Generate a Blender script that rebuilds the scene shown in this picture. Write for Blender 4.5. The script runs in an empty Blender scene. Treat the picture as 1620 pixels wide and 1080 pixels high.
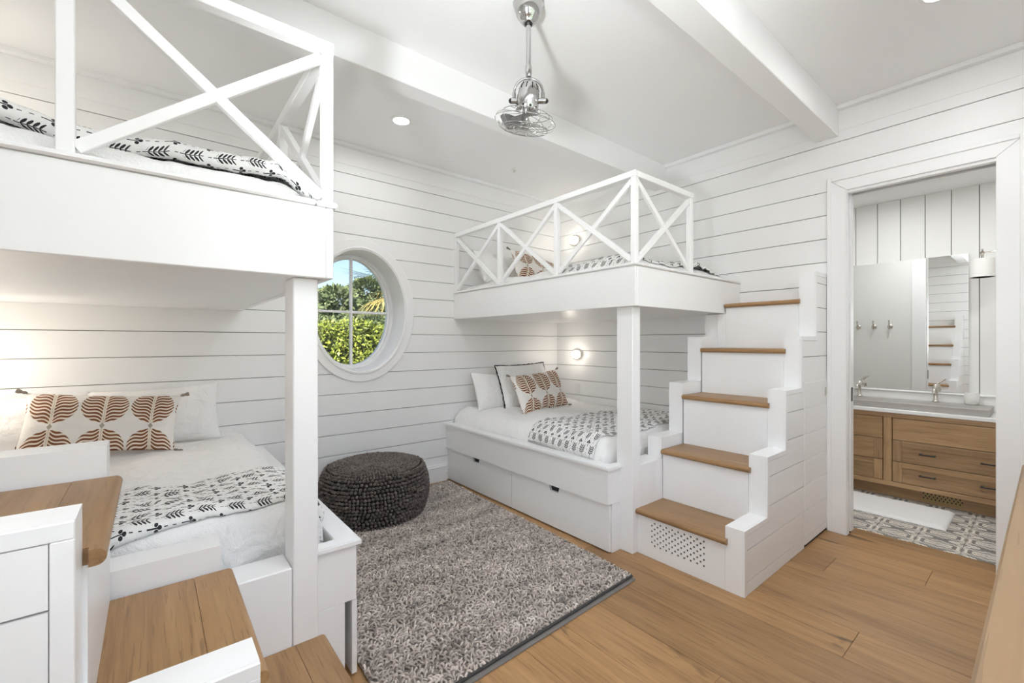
import bpy, bmesh, math, random
from mathutils import Vector, Matrix, noise
random.seed(7)
C = bpy.context.scene
COL = C.collection
PI = math.pi

# ------------------------------------------------------------------ camera, world, exposure
EYE = 1.37
cam = bpy.data.objects.new('camera', bpy.data.cameras.new('camera'))
COL.objects.link(cam)
cam.location = (0, 0, EYE)
yaw = math.atan2(854, 697.7)                      # heading of the view, from +X towards +Y
cam.rotation_euler = (PI/2, 0, yaw - PI/2)
cam.data.sensor_width = 36
cam.data.lens = 697.7/1620*36
cam.data.shift_y = 1/1620
cam.data.clip_start = 0.02
C.camera = cam
C.view_settings.view_transform = 'Standard'
C.view_settings.look = 'None'
C.view_settings.gamma = 1
C.view_settings.use_curve_mapping = False
C.view_settings.exposure = 0.54
try:
    C.cycles.max_bounces = 12
    C.cycles.diffuse_bounces = 10
    C.cycles.transparent_max_bounces = 16
    C.cycles.sample_clamp_indirect = 6
    C.cycles.use_denoising = True
except Exception:
    pass
W = bpy.data.worlds.new('sky'); C.world = W
W.use_nodes = True
nt = W.node_tree
sky = nt.nodes.new('ShaderNodeTexSky')
sky.sky_type = 'NISHITA'
sky.sun_disc = False
sky.sun_elevation = math.radians(58)
sky.sun_rotation = math.radians(150)
sky.air_density = 1.0
sky.dust_density = 0.6
nt.links.new(sky.outputs[0], nt.nodes['Background'].inputs[0])
nt.nodes['Background'].inputs[1].default_value = 0.16
def lamp(name, kind, loc, power, color=(1, 1, 1), rot=(0, 0, 0), **kw):
    l = bpy.data.lights.new(name, kind)
    l.energy = power; l.color = color
    for k, v in kw.items(): setattr(l, k, v)
    o = bpy.data.objects.new(name, l); COL.objects.link(o)
    o.location = loc; o.rotation_euler = rot
    return o
lamp('sun', 'SUN', (0, 0, 9), 8.0, (1, .95, .86), (math.radians(40), 0, math.radians(-28)), angle=0.01)
# fill lamp added outside an invented window behind the camera
lamp('back_fill_lamp', 'AREA', (1.45, -0.70, 1.62), 6.5, (.91, .96, 1.0), (math.radians(90), 0, 0), shape='RECTANGLE', size=2.0, size_y=1.3)
# second added fill lamp, outside an invented window in the left wall
lamp('left_fill_lamp', 'AREA', (-1.12, .22, 1.5), 23, (.91, .96, 1.0), (0, math.radians(-90), 0), shape='RECTANGLE', size=1.35, size_y=1.1)

# unseen fill lamp added near the camera, bounced off the ceiling
lamp('bounce_fill_lamp', 'AREA', (.55, -.27, 1.62), 31, (.90, .955, 1.0), (math.radians(180), 0, 0), shape='DISK', size=.30, spread=math.radians(120))
_d = Vector((1.75, 1.95, 3.06))-Vector((-.30, .62, 1.50))
lamp('aimed_flash', 'SPOT', (-.30, .62, 1.50), 122, (.92, .965, 1.0), _d.to_track_quat('-Z', 'Y').to_euler(), spot_size=math.radians(64), spot_blend=1.0, shadow_soft_size=.10)
# ------------------------------------------------------------------ node helpers and materials
class NB:
    def __init__(s, name):
        s.m = bpy.data.materials.new(name); s.m.use_nodes = True
        s.t = s.m.node_tree; s.b = s.t.nodes['Principled BSDF']
    def n(s, typ, **kw):
        x = s.t.nodes.new(typ)
        for k, v in kw.items(): setattr(x, k, v)
        return x
    def put(s, sock, v):
        if isinstance(v, bpy.types.NodeSocket): s.t.links.new(v, sock)
        elif isinstance(v, (tuple, list)) and sock.type == 'RGBA' and len(v) == 3: sock.default_value = (*v, 1)
        else: sock.default_value = v
    def M(s, op, a, b=None, c=None):
        x = s.n('ShaderNodeMath', operation=op)
        for i, v in enumerate((a, b, c)):
            if v is not None: s.put(x.inputs[i], v)
        return x.outputs[0]
    def add(s, a, b): return s.M('ADD', a, b)
    def sub(s, a, b): return s.M('SUBTRACT', a, b)
    def mul(s, a, b): return s.M('MULTIPLY', a, b)
    def div(s, a, b): return s.M('DIVIDE', a, b)
    def lt(s, a, b): return s.M('LESS_THAN', a, b)
    def gt(s, a, b): return s.M('GREATER_THAN', a, b)
    def fr(s, a): return s.M('FRACT', a)
    def ab(s, a): return s.M('ABSOLUTE', a)
    def mx(s, a, b): return s.M('MAXIMUM', a, b)
    def mn(s, a, b): return s.M('MINIMUM', a, b)
    def sq(s, a): return s.M('MULTIPLY', a, a)
    def mix(s, f, a, b):
        x = s.n('ShaderNodeMix', data_type='RGBA')
        s.put(x.inputs[0], f); s.put(x.inputs[6], a); s.put(x.inputs[7], b)
        return x.outputs[2]
    def coord(s, kind='Object'): return s.n('ShaderNodeTexCoord').outputs[kind]
    def scale(s, v, sc, off=None):
        x = s.n('ShaderNodeMapping'); s.put(x.inputs[0], v); x.inputs[3].default_value = sc
        if off is not None: s.put(x.inputs[1], off)
        return x.outputs[0]
    def noise(s, v, sc=5, det=4, rough=.5, dist=0):
        x = s.n('ShaderNodeTexNoise'); s.put(x.inputs['Vector'], v)
        x.inputs['Scale'].default_value = sc; x.inputs['Detail'].default_value = det
        x.inputs['Roughness'].default_value = rough; x.inputs['Distortion'].default_value = dist
        return x.outputs[0]
    def ramp(s, f, stops, interp='LINEAR'):
        x = s.n('ShaderNodeValToRGB'); s.put(x.inputs[0], f)
        r = x.color_ramp; r.interpolation = interp
        while len(r.elements) < len(stops): r.elements.new(.5)
        for e, (p, c) in zip(r.elements, stops): e.position = p; e.color = (*c, 1)
        return x.outputs[0]
    def bump(s, h, strength=.3, dist=.01):
        x = s.n('ShaderNodeBump'); x.inputs['Strength'].default_value = strength
        x.inputs['Distance'].default_value = dist; s.put(x.inputs['Height'], h)
        s.t.links.new(x.outputs[0], s.b.inputs['Normal'])
    def set(s, **kw):
        for k, v in kw.items(): s.put(s.b.inputs[k.replace('_', ' ')], v)
        return s.m
def paint(name, col, rough=.5, grain=.03):
    b = NB(name)
    v = b.noise(b.coord(), 3.5, 3)
    c2 = tuple(x*(1-grain) for x in col)
    b.bump(b.noise(b.coord(), 160, 2), .04, .002)
    return b.set(Base_Color=b.mix(v, col, c2), Roughness=rough)
def plain(name, col, rough=.5, metal=0, **kw):
    b = NB(name)
    return b.set(Base_Color=col, Roughness=rough, Metallic=metal, **kw)
def oak(name, light, mid, dark, axis, scale=1.0, rough=.45, var=.25, knots=True):
    """sawn oak: grain runs along the given axis of the object's own coordinates"""
    b = NB(name)
    inf = b.n('ShaderNodeObjectInfo')
    rnd = inf.outputs['Random']
    off = b.n('ShaderNodeCombineXYZ')
    for i in range(3): b.put(off.inputs[i], b.mul(rnd, 17.0+9*i))
    s1 = [9*scale]*3; s1[axis] = .9*scale
    s2 = [60*scale]*3; s2[axis] = 2.2*scale
    co = b.coord()
    big = b.noise(b.scale(co, s1, off.outputs[0]), 1.0, 4, .55, 1.6)
    fine = b.noise(b.scale(co, s2, off.outputs[0]), 1.0, 5, .65, .4)
    s3 = [120*scale]*3; s3[axis] = 5*scale
    pore = b.noise(b.scale(co, s3, off.outputs[0]), 1.0, 2, .5)
    f = b.add(b.mul(big, .55), b.mul(fine, .45))
    col = b.ramp(f, [(.30, dark), (.47, mid), (.66, light)])
    col = b.mix(b.mul(b.lt(pore, .36), .35), col, tuple(x*.5 for x in dark))
    hv = b.n('ShaderNodeHueSaturation')
    b.put(hv.inputs['Value'], b.add(1-var/2, b.mul(rnd, var)))
    hv.inputs['Saturation'].default_value = 1.0
    b.put(hv.inputs['Color'], col)
    col = hv.outputs[0]
    if knots:
        s4 = [3.1*scale]*3; s4[axis] = 1.0*scale
        k = b.noise(b.scale(co, s4, off.outputs[0]), 1.3, 3, .6, 1.2)
        kk = b.ramp(k, [(.285, (1, 1, 1)), (.345, (0, 0, 0))])
        col = b.mix(b.mul(kk, .8), col, tuple(x*.28 for x in dark))
    b.bump(fine, .12, .003)
    return b.set(Base_Color=col, Roughness=rough)
def cloth(name, col, bumpy=.25, rough=.9):
    b = NB(name)
    co = b.coord()
    h = b.add(b.mul(b.noise(b.scale(co, (1, 1.6, 1)), 7, 4, .55, 1.4), 1.0), b.mul(b.noise(co, 240, 2), .10))
    b.bump(h, bumpy*1.7, .045)
    return b.set(Base_Color=col, Roughness=rough, Sheen_Weight=.15)

WALL = paint('shiplap_white', (.88, .88, .875), .40)
GAPSHADE = paint('board_gap_shade', (.30, .295, .285), .8)  # dark grey stands in for shade in the gaps between boards
TRIM = paint('trim_white', (.88, .88, .88), .30, .02)
CEIL = paint('ceiling_white', (.90, .90, .90), .6, .02)
BATHW = paint('bath_white', (.80, .795, .775), .45)
FLOOR = oak('oak_floor', (.415, .244, .109), (.328, .182, .076), (.185, .098, .039), 1, 1.0, .42, .34)
TREAD = oak('oak_tread', (.36, .212, .095), (.285, .160, .068), (.18, .096, .040), 1, 1.2, .4, .2, False)
VANITY = oak('oak_vanity', (.43, .27, .135), (.335, .2, .095), (.21, .118, .055), 1, 1.1, .45, .25, False)
VANITYV = oak('oak_vanity_stile', (.43, .27, .135), (.335, .2, .095), (.21, .118, .055), 2, 1.1, .45, .25, False)
PALEWOOD = oak('pale_dresser_wood', (.30, .185, .090), (.265, .158, .073), (.20, .115, .05), 0, .55, .4, .1, False)
CHROME = plain('polished_chrome', (.56, .555, .55), .08, 1)
NICKEL = plain('polished_nickel', (.68, .64, .58), .14, 1)
STEELBLADE = plain('satin_steel', (.42, .42, .42), .28, 1)
BLACK = plain('black_metal', (.012, .012, .012), .4)
DARK = plain('dark_recess', (.02, .02, .02), .9)
BRASS = plain('dull_brass', (.36, .25, .12), .45, .6)
LINEN = cloth('white_cotton', (.89, .885, .875), .35)
SHAM = cloth('white_sham', (.88, .875, .86), .3)
LAMPON = NB('lit_diffuser').set(Base_Color=(1, 1, 1), Emission_Color=(1, .95, .88), Emission_Strength=1.6)
DOWNON = NB('lit_downlight').set(Base_Color=(1, 1, 1), Emission_Color=(1, .96, .9), Emission_Strength=9.0)
SHADEM = plain('white_lamp_shade', (.82, .80, .77), .8)
QUARTZ = plain('white_quartz', (.84, .835, .82), .25)
CONC = paint('sink_concrete', (.40, .375, .35), .5, .15)
MIRROR = plain('mirror_silver', (.93, .94, .93), .005, 1)
PLASTIC = plain('white_plastic', (.82, .82, .80), .35)
def glass_mat():
    b = NB('window_glass')
    t = b.n('ShaderNodeBsdfTransparent'); g = b.n('ShaderNodeBsdfGlossy'); g.inputs['Roughness'].default_value = .01
    f = b.n('ShaderNodeFresnel'); f.inputs[0].default_value = 1.35
    m = b.n('ShaderNodeMixShader')
    b.t.links.new(f.outputs[0], m.inputs[0]); b.t.links.new(t.outputs[0], m.inputs[1]); b.t.links.new(g.outputs[0], m.inputs[2])
    b.t.links.new(m.outputs[0], b.t.nodes['Material Output'].inputs[0])
    return b.m
GLASS = glass_mat()
def block_print():
    """white quilt with rows of black sprigs, small flowers and dashes; UV in metres (u across the bed, v along it)"""
    b = NB('block_print_quilt')
    sep = b.n('ShaderNodeSeparateXYZ'); b.put(sep.inputs[0], b.coord('UV'))
    wob = b.noise(b.coord('UV'), 9, 2)
    U = b.add(sep.outputs[0], b.mul(b.sub(wob, .5), .012)); V = b.add(sep.outputs[1], b.mul(b.sub(wob, .5), .008))
    PU, PV = .092, .074
    def cell(x, p, o=0.0): return b.mul(b.sub(b.fr(b.div(b.add(x, o), p)), .5), p)
    u = cell(U, PU); v = b.ab(cell(V, PV))
    uc = b.sub(u, b.mul(v, .75))
    pl = b.mul(b.sub(b.fr(b.div(b.add(uc, .05), .0125)), .5), .0125)
    lf = b.lt(b.add(b.sq(b.div(pl, .0042)), b.sq(b.div(b.sub(v, .0100), .0088))), 1.0)
    a = b.mul(lf, b.lt(b.ab(b.add(uc, .004)), .0245))
    a = b.mx(a, b.mul(b.lt(v, .0014), b.lt(b.ab(b.add(u, .004)), .028)))
    u2 = cell(U, PU, PU/2); v2 = b.ab(cell(V, PV, PV/2))
    lob = b.lt(b.add(b.sq(b.sub(u2, .002)), b.sq(b.sub(v2, .0085))), .0055**2)
    tip = b.lt(b.add(b.sq(b.sub(u2, .011)), b.sq(v2)), .006**2)
    stem = b.mul(b.lt(v2, .0019), b.lt(b.ab(b.add(u2, .008)), .015))
    a = b.mx(a, b.mx(lob, b.mx(tip, stem)))
    v3 = b.ab(cell(V, PV/2, PV/4))
    a = b.mx(a, b.mul(b.lt(v3, .0014), b.lt(b.fr(b.div(U, .023)), .42)))
    h = b.add(b.noise(b.coord(), 26, 3), b.mul(b.noise(b.coord(), 260, 2), .1))
    b.bump(h, .35, .02)
    return b.set(Base_Color=b.mix(a, (.82, .815, .80), (.018, .018, .02)), Roughness=.9)
QUILT = block_print()
def leaf_print():
    """linen with three columns of rust palm leaves mirrored about small diamonds; UV 0..1"""
    b = NB('rust_leaf_linen')
    sep = b.n('ShaderNodeSeparateXYZ'); b.put(sep.inputs[0], b.coord('UV'))
    c = b.mul(b.sub(b.fr(b.mul(b.sub(sep.outputs[0], .02), 3.12)), .5), 1.0)
    ac = b.ab(c)
    t = b.ab(b.sub(sep.outputs[1], .40))
    env = b.lt(b.add(b.sq(b.div(ac, .475)), b.sq(b.div(b.sub(t, .345), .29))), 1.0)
    ph = b.sub(b.sub(b.mul(t, 17.0), b.mul(ac, 6.0)), b.mul(b.M('SINE', b.mul(ac, 13.0)), .55))
    stripe = b.lt(b.fr(ph), b.sub(.64, b.mul(ac, .35)))
    body = b.mul(env, b.gt(ac, .035))
    rust = b.mul(body, stripe)
    dia = b.lt(b.add(b.div(ac, .055), b.div(t, .055)), 1.0)
    spine = b.mul(b.lt(ac, .012), b.mul(b.gt(t, .05), b.lt(t, .55)))
    wv = b.noise(b.coord(), 300, 2)
    base = b.mix(wv, (.77, .73, .68), (.86, .83, .79))
    col = b.mix(b.mul(env, .55), base, (.80, .66, .50))
    col = b.mix(rust, col, b.mix(wv, (.155, .052, .018), (.24, .085, .03)))
    col = b.mix(b.mx(dia, b.mul(spine, .35)), col, (.40, .35, .28))
    b.bump(b.add(b.noise(b.coord(), 12, 3), b.mul(wv, .15)), .3, .02)
    return b.set(Base_Color=col, Roughness=.92)
LEAFP = leaf_print()
def attr_mat(name, stops, rough=.95):
    b = NB(name)
    a = b.n('ShaderNodeAttribute'); a.attribute_name = 'tone'
    n = b.noise(b.coord(), 320, 2)
    f = b.add(b.mul(a.outputs['Fac'], .8), b.mul(n, .2))
    return b.set(Base_Color=b.ramp(f, stops), Roughness=rough, Sheen_Weight=.2)
WOOL = attr_mat('taupe_wool', [(.08, (.13, .112, .10)), (.35, (.37, .32, .285)), (.7, (.57, .50, .45)), (.95, (.80, .73, .67))])
POUFM = attr_mat('charcoal_wool', [(.1, (.04, .03, .026)), (.5, (.105, .084, .074)), (.95, (.20, .165, .148))])
LEAFG = attr_mat('hedge_leaf', [(.1, (.08, .12, .012)), (.5, (.27, .33, .035)), (.95, (.52, .55, .10))], .5)
TREEG = attr_mat('tree_leaf', [(.1, (.05, .075, .025)), (.5, (.14, .185, .065)), (.95, (.28, .33, .13))], .6)
PALMG = plain('palm_leaf', (.10, .14, .08), .5)
PALMY = plain('palm_leaf_dry', (.38, .30, .09), .6)
BARK = paint('bark', (.22, .18, .14), .9, .5)
GRASS = paint('lawn', (.12, .18, .05), .95, .5)
def tile_mat():
    b = NB('ikat_cement_tile')
    sep = b.n('ShaderNodeSeparateXYZ'); b.put(sep.inputs[0], b.coord('UV'))
    x = b.ab(b.sub(sep.outputs[0], .5)); y = b.ab(b.sub(sep.outputs[1], .5))
    saw = b.mul(b.sub(b.fr(b.mul(sep.outputs[1], 11)), .5), .055)
    cb = b.n('ShaderNodeCombineXYZ'); b.put(cb.inputs[0], b.mul(b.add(b.add(x, saw), b.mul(y, .35)), 2.9)); b.put(cb.inputs[1], b.mul(y, 1.15)); cb.inputs[2].default_value = 3.3
    n = b.noise(cb.outputs[0], 1.35, 1, .4, .5)
    col = b.ramp(n, [(0, (.66, .60, .53)), (.36, (.20, .19, .175)), (.455, (.68, .63, .56)), (.53, (.24, .225, .205)), (.63, (.66, .60, .53))], 'CONSTANT')
    return b.set(Base_Color=col, Roughness=.6)
TILE = tile_mat()
GROUT = plain('grout', (.62, .59, .54), .9)

# ------------------------------------------------------------------ mesh helpers
class MB:
    def __init__(s): s.v = []; s.f = []; s.uv = None; s.smooth = False
    def face(s, pts):
        i = len(s.v); s.v += [tuple(p) for p in pts]; s.f.append(tuple(range(i, i+len(pts)))); return s
    def box(s, a, b, ch=.003):
        lo = [min(p, q) for p, q in zip(a, b)]; hi = [max(p, q) for p, q in zip(a, b)]
        ch = min([ch]+[(h-l)*.45 for l, h in zip(lo, hi)])
        i0 = len(s.v); idx = {}
        for sx in (0, 1):
            for sy in (0, 1):
                for sz in (0, 1):
                    for ax in range(3):
                        p = []
                        for k, sg in enumerate((sx, sy, sz)):
                            e = hi[k] if sg else lo[k]
                            if k != ax and ch > 0: e += -ch if sg else ch
                            p.append(e)
                        idx[(sx, sy, sz, ax)] = len(s.v); s.v.append(tuple(p))
        f = []
        for ax in range(3):
            o1, o2 = [k for k in range(3) if k != ax]
            for sg in (0, 1):
                q = []
                for a1, a2 in ((0, 0), (1, 0), (1, 1), (0, 1)):
                    c = [0, 0, 0]; c[ax] = sg; c[o1] = a1; c[o2] = a2
                    q.append(idx[(*c, ax)])
                f.append(q)
        for ax in range(3):                       # edges along ax
            o1, o2 = [k for k in range(3) if k != ax]
            for a1 in (0, 1):
                for a2 in (0, 1):
                    c0 = [0, 0, 0]; c0[o1] = a1; c0[o2] = a2; c1 = list(c0); c1[ax] = 1
                    f.append([idx[(*c0, o1)], idx[(*c1, o1)], idx[(*c1, o2)], idx[(*c0, o2)]])
        for sx in (0, 1):
            for sy in (0, 1):
                for sz in (0, 1): f.append([idx[(sx, sy, sz, k)] for k in range(3)])
        ctr = Vector([(l+h)/2 for l, h in zip(lo, hi)])
        for q in f:
            P = [Vector(s.v[k]) for k in q]
            nrm = (P[1]-P[0]).cross(P[2]-P[0])
            if nrm.dot(sum(P, Vector())/len(P)-ctr) < 0: q = q[::-1]
            s.f.append(tuple(q))
        return s
    def prism(s, poly, plane, d0, d1):
        """poly of 2D points in plane 'xz','yz','xy', extruded along the third axis from d0 to d1"""
        def P(p, d):
            if plane == 'xz': return (p[0], d, p[1])
            if plane == 'yz': return (d, p[0], p[1])
            return (p[0], p[1], d)
        i = len(s.v); n = len(poly)
        s.v += [P(p, d0) for p in poly]+[P(p, d1) for p in poly]
        s.f.append(tuple(range(i, i+n))); s.f.append(tuple(range(i+2*n-1, i+n-1, -1)))
        for k in range(n):
            k2 = (k+1) % n
            s.f.append((i+k2, i+k, i+n+k, i+n+k2))
        return s
    def bar(s, a, b, w, h, up=(0, 0, 1), ch=.002):
        """rectangular bar from a to b; w across, h along 'up'"""
        a = Vector(a); b = Vector(b); d = (b-a); L = d.length; d.normalize()
        upv = Vector(up); side = d.cross(upv).normalized(); upv = side.cross(d).normalized()
        m = MB().box((0, -w/2, -h/2), (L, w/2, h/2), ch)
        i = len(s.v)
        s.v += [tuple(a+d*x+side*y+upv*z) for x, y, z in m.v]
        s.f += [tuple(i+k for k in f) for f in m.f]
        return s
    def tube(s, pts, r, n=8, closed=False, caps=True):
        P = [Vector(p) for p in pts]; N = len(P); i0 = len(s.v)
        R = r if isinstance(r, (list, tuple)) else [r]*N
        ref = None
        for k, p in enumerate(P):
            if closed: t = P[(k+1) % N]-P[k-1]
            else: t = P[min(k+1, N-1)]-P[max(k-1, 0)]
            t.normalize()
            if ref is None:
                ref = t.orthogonal().normalized()
            else:
                ref = (ref-t*ref.dot(t)); ref = ref.normalized() if ref.length > 1e-6 else t.orthogonal().normalized()
            bn = t.cross(ref)
            for j in range(n):
                a = 2*PI*j/n
                s.v.append(tuple(p+(ref*math.cos(a)+bn*math.sin(a))*R[k]))
        for k in range(N if closed else N-1):
            k2 = (k+1) % N
            for j in range(n):
                j2 = (j+1) % n
                s.f.append((i0+k*n+j, i0+k*n+j2, i0+k2*n+j2, i0+k2*n+j))
        if caps and not closed:
            s.f.append(tuple(i0+j for j in range(n-1, -1, -1))); s.f.append(tuple(i0+(N-1)*n+j for j in range(n)))
        return s
    def lathe(s, prof, ctr=(0, 0, 0), n=24, sx=1, sy=1):
        """prof = [(radius, z)] round a vertical axis"""
        i0 = len(s.v); cx, cy, cz = ctr
        for r, z in prof:
            for j in range(n):
                a = 2*PI*j/n
                s.v.append((cx+r*sx*math.cos(a), cy+r*sy*math.sin(a), cz+z))
        for k in range(len(prof)-1):
            for j in range(n):
                j2 = (j+1) % n
                s.f.append((i0+k*n+j, i0+k*n+j2, i0+(k+1)*n+j2, i0+(k+1)*n+j))
        if prof[0][0] > 1e-5: s.f.append(tuple(i0+j for j in range(n-1, -1, -1)))
        if prof[-1][0] > 1e-5 and not (len(prof) == 2 and prof[0][0] < 1e-5): s.f.append(tuple(i0+(len(prof)-1)*n+j for j in range(n)))
        return s
    def ring(s, path, closed=True):
        """skin over a list of equal length loops"""
        i0 = len(s.v); n = len(path[0])
        for lp in path: s.v += [tuple(p) for p in lp]
        for k in range(len(path)-1):
            for j in range(n):
                j2 = (j+1) % n
                s.f.append((i0+k*n+j, i0+k*n+j2, i0+(k+1)*n+j2, i0+(k+1)*n+j))
        return s
    def move(s, M):
        s.v = [tuple(M @ Vector(p)) for p in s.v]; return s
    def join(s, o):
        i = len(s.v); s.v += o.v; s.f += [tuple(i+k for k in f) for f in o.f]; return s
WPOS = {}
def put(name, mb, mat, parent=None, local=False, smooth=None, kind=None, fix=False, tone=None):
    me = bpy.data.meshes.new(name)
    off = WPOS.get(parent.name, Vector((0, 0, 0))) if parent is not None and not local else Vector((0, 0, 0))
    me.from_pydata([(v[0]-off.x, v[1]-off.y, v[2]-off.z) for v in mb.v], [], mb.f)
    if fix:
        bm = bmesh.new(); bm.from_mesh(me)
        bmesh.ops.remove_doubles(bm, verts=bm.verts, dist=1e-6)
        bmesh.ops.recalc_face_normals(bm, faces=bm.faces); bm.to_mesh(me); bm.free()
    me.materials.append(mat)
    if mb.uv is not None:
        l = me.uv_layers.new(name='UVMap')
        for lp in me.loops: l.data[lp.index].uv = mb.uv[lp.vertex_index]
    if tone is not None:
        at = me.attributes.new('tone', 'FLOAT', 'POINT'); at.data.foreach_set('value', tone)
    if smooth == 'all': me.polygons.foreach_set('use_smooth', [True]*len(me.polygons))
    elif smooth:
        me.polygons.foreach_set('use_smooth', [True]*len(me.polygons))
        try: me.set_sharp_from_angle(angle=math.radians(smooth))
        except Exception: pass
    o = bpy.data.objects.new(name, me); COL.objects.link(o)
    if parent is not None:
        o.parent = parent
        WPOS[o.name] = off if not local else WPOS.get(parent.name, Vector((0, 0, 0)))
    else: WPOS[o.name] = Vector((0, 0, 0))
    if kind: o['kind'] = kind
    return o
def tag(o, label, cat, group=None):
    o['label'] = label; o['category'] = cat
    if group: o['group'] = group
    return o
def thing(name, label, cat, loc=(0, 0, 0), rot=(0, 0, 0), group=None):
    o = bpy.data.objects.new(name, None); COL.objects.link(o)
    o.location = loc; o.rotation_euler = rot; o.empty_display_size = .1
    WPOS[o.name] = Vector(loc)
    return tag(o, label, cat, group)
def setting(name, mb=None, mat=None, **kw):
    if mb is None:
        o = bpy.data.objects.new(name, None); COL.objects.link(o); WPOS[o.name] = Vector((0, 0, 0))
    else: o = put(name, mb, mat, **kw)
    o['kind'] = 'structure'
    return o
def clone(root, loc=None, rotz=None, label=None):
    r = root.copy(); COL.objects.link(r)
    if loc is not None: r.location = loc
    if rotz is not None: r.rotation_euler.z = rotz
    if label: r['label'] = label
    for ch in list(root.children):
        c = ch.copy(); COL.objects.link(c); c.parent = r
        for g in list(ch.children):
            d = g.copy(); COL.objects.link(d); d.parent = c
    return r

# ------------------------------------------------------------------ room dimensions
XL, XR, YB, YW, ZC = -.90, 3.83, -.46, 3.815, 3.06      # left wall, right wall, back wall, window wall, ceiling
PITCH, Z0 = .1712, .073                                  # shiplap boards
GAP, TH = .005, .016
WCX, WCZ = 1.415, 1.645                                  # oval window centre
rows = []
z = Z0-PITCH
while z < ZC:
    a, b = max(z, 0)+GAP/2, min(z+PITCH, ZC)-GAP/2
    if b-a > .02: rows.append((a, b))
    z += PITCH

# ------------------------------------------------------------------ floor: long oak boards
fl = setting('floor', MB().box((XL-.1, YB-.1, -.08), (4.022, YW+.05, -.012), 0), DARK)
x = 1.287-.26*9
rj = random.Random(3)
fixed = {1.547: .859, 2.33: .576, 3.11: .866, 3.37: .452}
k = 0
while x < 3.85:
    xa, xb = max(x, XL), min(x+.26, 3.885)
    js = [fixed[f] for f in fixed if abs(f-x) < .03]
    if js: cuts = [YB, js[0]-1.9, js[0], js[0]+1.7, YW+.02]
    else:
        j0 = rj.uniform(1.75, 2.2)
        cuts = [YB, j0-2.3, j0, j0+1.6, YW+.02]
    cuts = sorted(c for c in cuts if YB <= c <= YW+.02)
    for c0, c1 in zip(cuts, cuts[1:]):
        if c1-c0 < .05 or xb-xa < .02: continue
        put('plank', MB().box((xa+.0006, c0+.0006, -.012), (xb-.0006, c1-.0006, 0), .0014), FLOOR, fl)
    x += .26; k += 1
put('threshold_plank', MB().box((3.8865, .2, -.012), (4.02, .92, .001), .002), FLOOR, fl)

# ------------------------------------------------------------------ ceiling, beams, crown
ce = setting('ceiling', MB().box((XL-.1, YB-.1, ZC), (XR+.2, YW+.1, ZC+.1), 0), CEIL)
setting('trim_1', MB().box((XL, .97, 2.85), (XR, 1.11, ZC), .004), CEIL)['label'] = 'boxed white ceiling beam over the bathroom doorway'
setting('trim_2', MB().box((XL, 2.34, 2.85), (XR, 2.47, ZC), .004), CEIL)['label'] = 'boxed white ceiling beam over the bunks'
def crown(n, a, b):
    setting('trim_%d' % n, MB().box(a, b, .002), TRIM)
n = 3
for (y0, y1) in ((YB, .97), (1.11, 2.34), (2.47, YW)):
    crown(n, (XR-.045, y0, ZC-.03), (XR, y1, ZC)); n += 1
    crown(n, (XL, y0, ZC-.03), (XL+.045, y1, ZC)); n += 1
crown(n, (XL+.045, YW-.045, ZC-.03), (XR-.045, YW, ZC)); n += 1
def frieze(n, a, b): setting('trim_%d' % n, MB().box(a, b, .0015), WALL)
frieze(n, (XR-.004, YB, 2.886), (XR, YW, ZC-.03)); n += 1
frieze(n, (XL, YB, 2.886), (XL+.004, YW, ZC-.03)); n += 1
frieze(n, (XL, YW-.004, 2.886), (XR, YW, ZC-.03)); n += 1
TRIMN = n

# ------------------------------------------------------------------ window wall with oval hole
ORX, ORZ = .445, .57                # boards are cut here, under the casing
def ell(z, rx=ORX, rz=ORZ):
    t = 1-((z-WCZ)/rz)**2
    return rx*math.sqrt(t) if t > 0 else None
ww = setting('wall_window', None)
B0, B1 = YW+TH, YW+.27
hb = MB()
hx0, hx1, hz0, hz1 = WCX-.41, WCX+.41, WCZ-.535, WCZ+.535
hb.box((XL-.1, B0, -.1), (hx0, B1, ZC), 0); hb.box((hx1, B0, -.1), (XR+.15, B1, ZC), 0)
hb.box((hx0, B0, -.1), (hx1, B1, hz0), 0); hb.box((hx0, B0, hz1), (hx1, B1, ZC), 0)
put('backing', hb, GAPSHADE, ww)
for a, b in rows:
    zs = [a+(b-a)*i/6 for i in range(7)]
    e = [ell(q) for q in zs]
    if not any(e):
        put('plank', MB().box((XL, YW, a), (XR, YW+TH, b), .0015), WALL, ww)
        continue
    if all(e):
        put('plank', MB().prism([(XL, a)]+[(WCX-w, q) for q, w in zip(zs, e)]+[(XL, b)], 'xz', YW, YW+TH), WALL, ww)
        put('plank', MB().prism([(XR, b)]+[(WCX+w, q) for q, w in reversed(list(zip(zs, e)))]+[(XR, a)], 'xz', YW, YW+TH), WALL, ww)
        continue
    # the oval only notches this board
    up = e[-1] is not None
    zt = b if up else a
    tt = [ell(zt)]
    arc = []
    w0 = ell(zt)
    th0 = math.asin(max(-1, min(1, (zt-WCZ)/ORZ)))
    th1 = PI-th0 if not up else -PI-th0
    for i in range(17):
        t = th0+(th1-th0)*i/16
        arc.append((WCX+ORX*math.cos(t), WCZ+ORZ*math.sin(t)))
    if up: poly = [(XL, a), (XR, a), (XR, b)]+arc+[(XL, b)]
    else: poly = [(XR, b), (XL, b), (XL, a)]+list(reversed(arc))+[(XR, a)]
    put('plank', MB().prism(poly, 'xz', YW, YW+TH), WALL, ww, fix=True)

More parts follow.
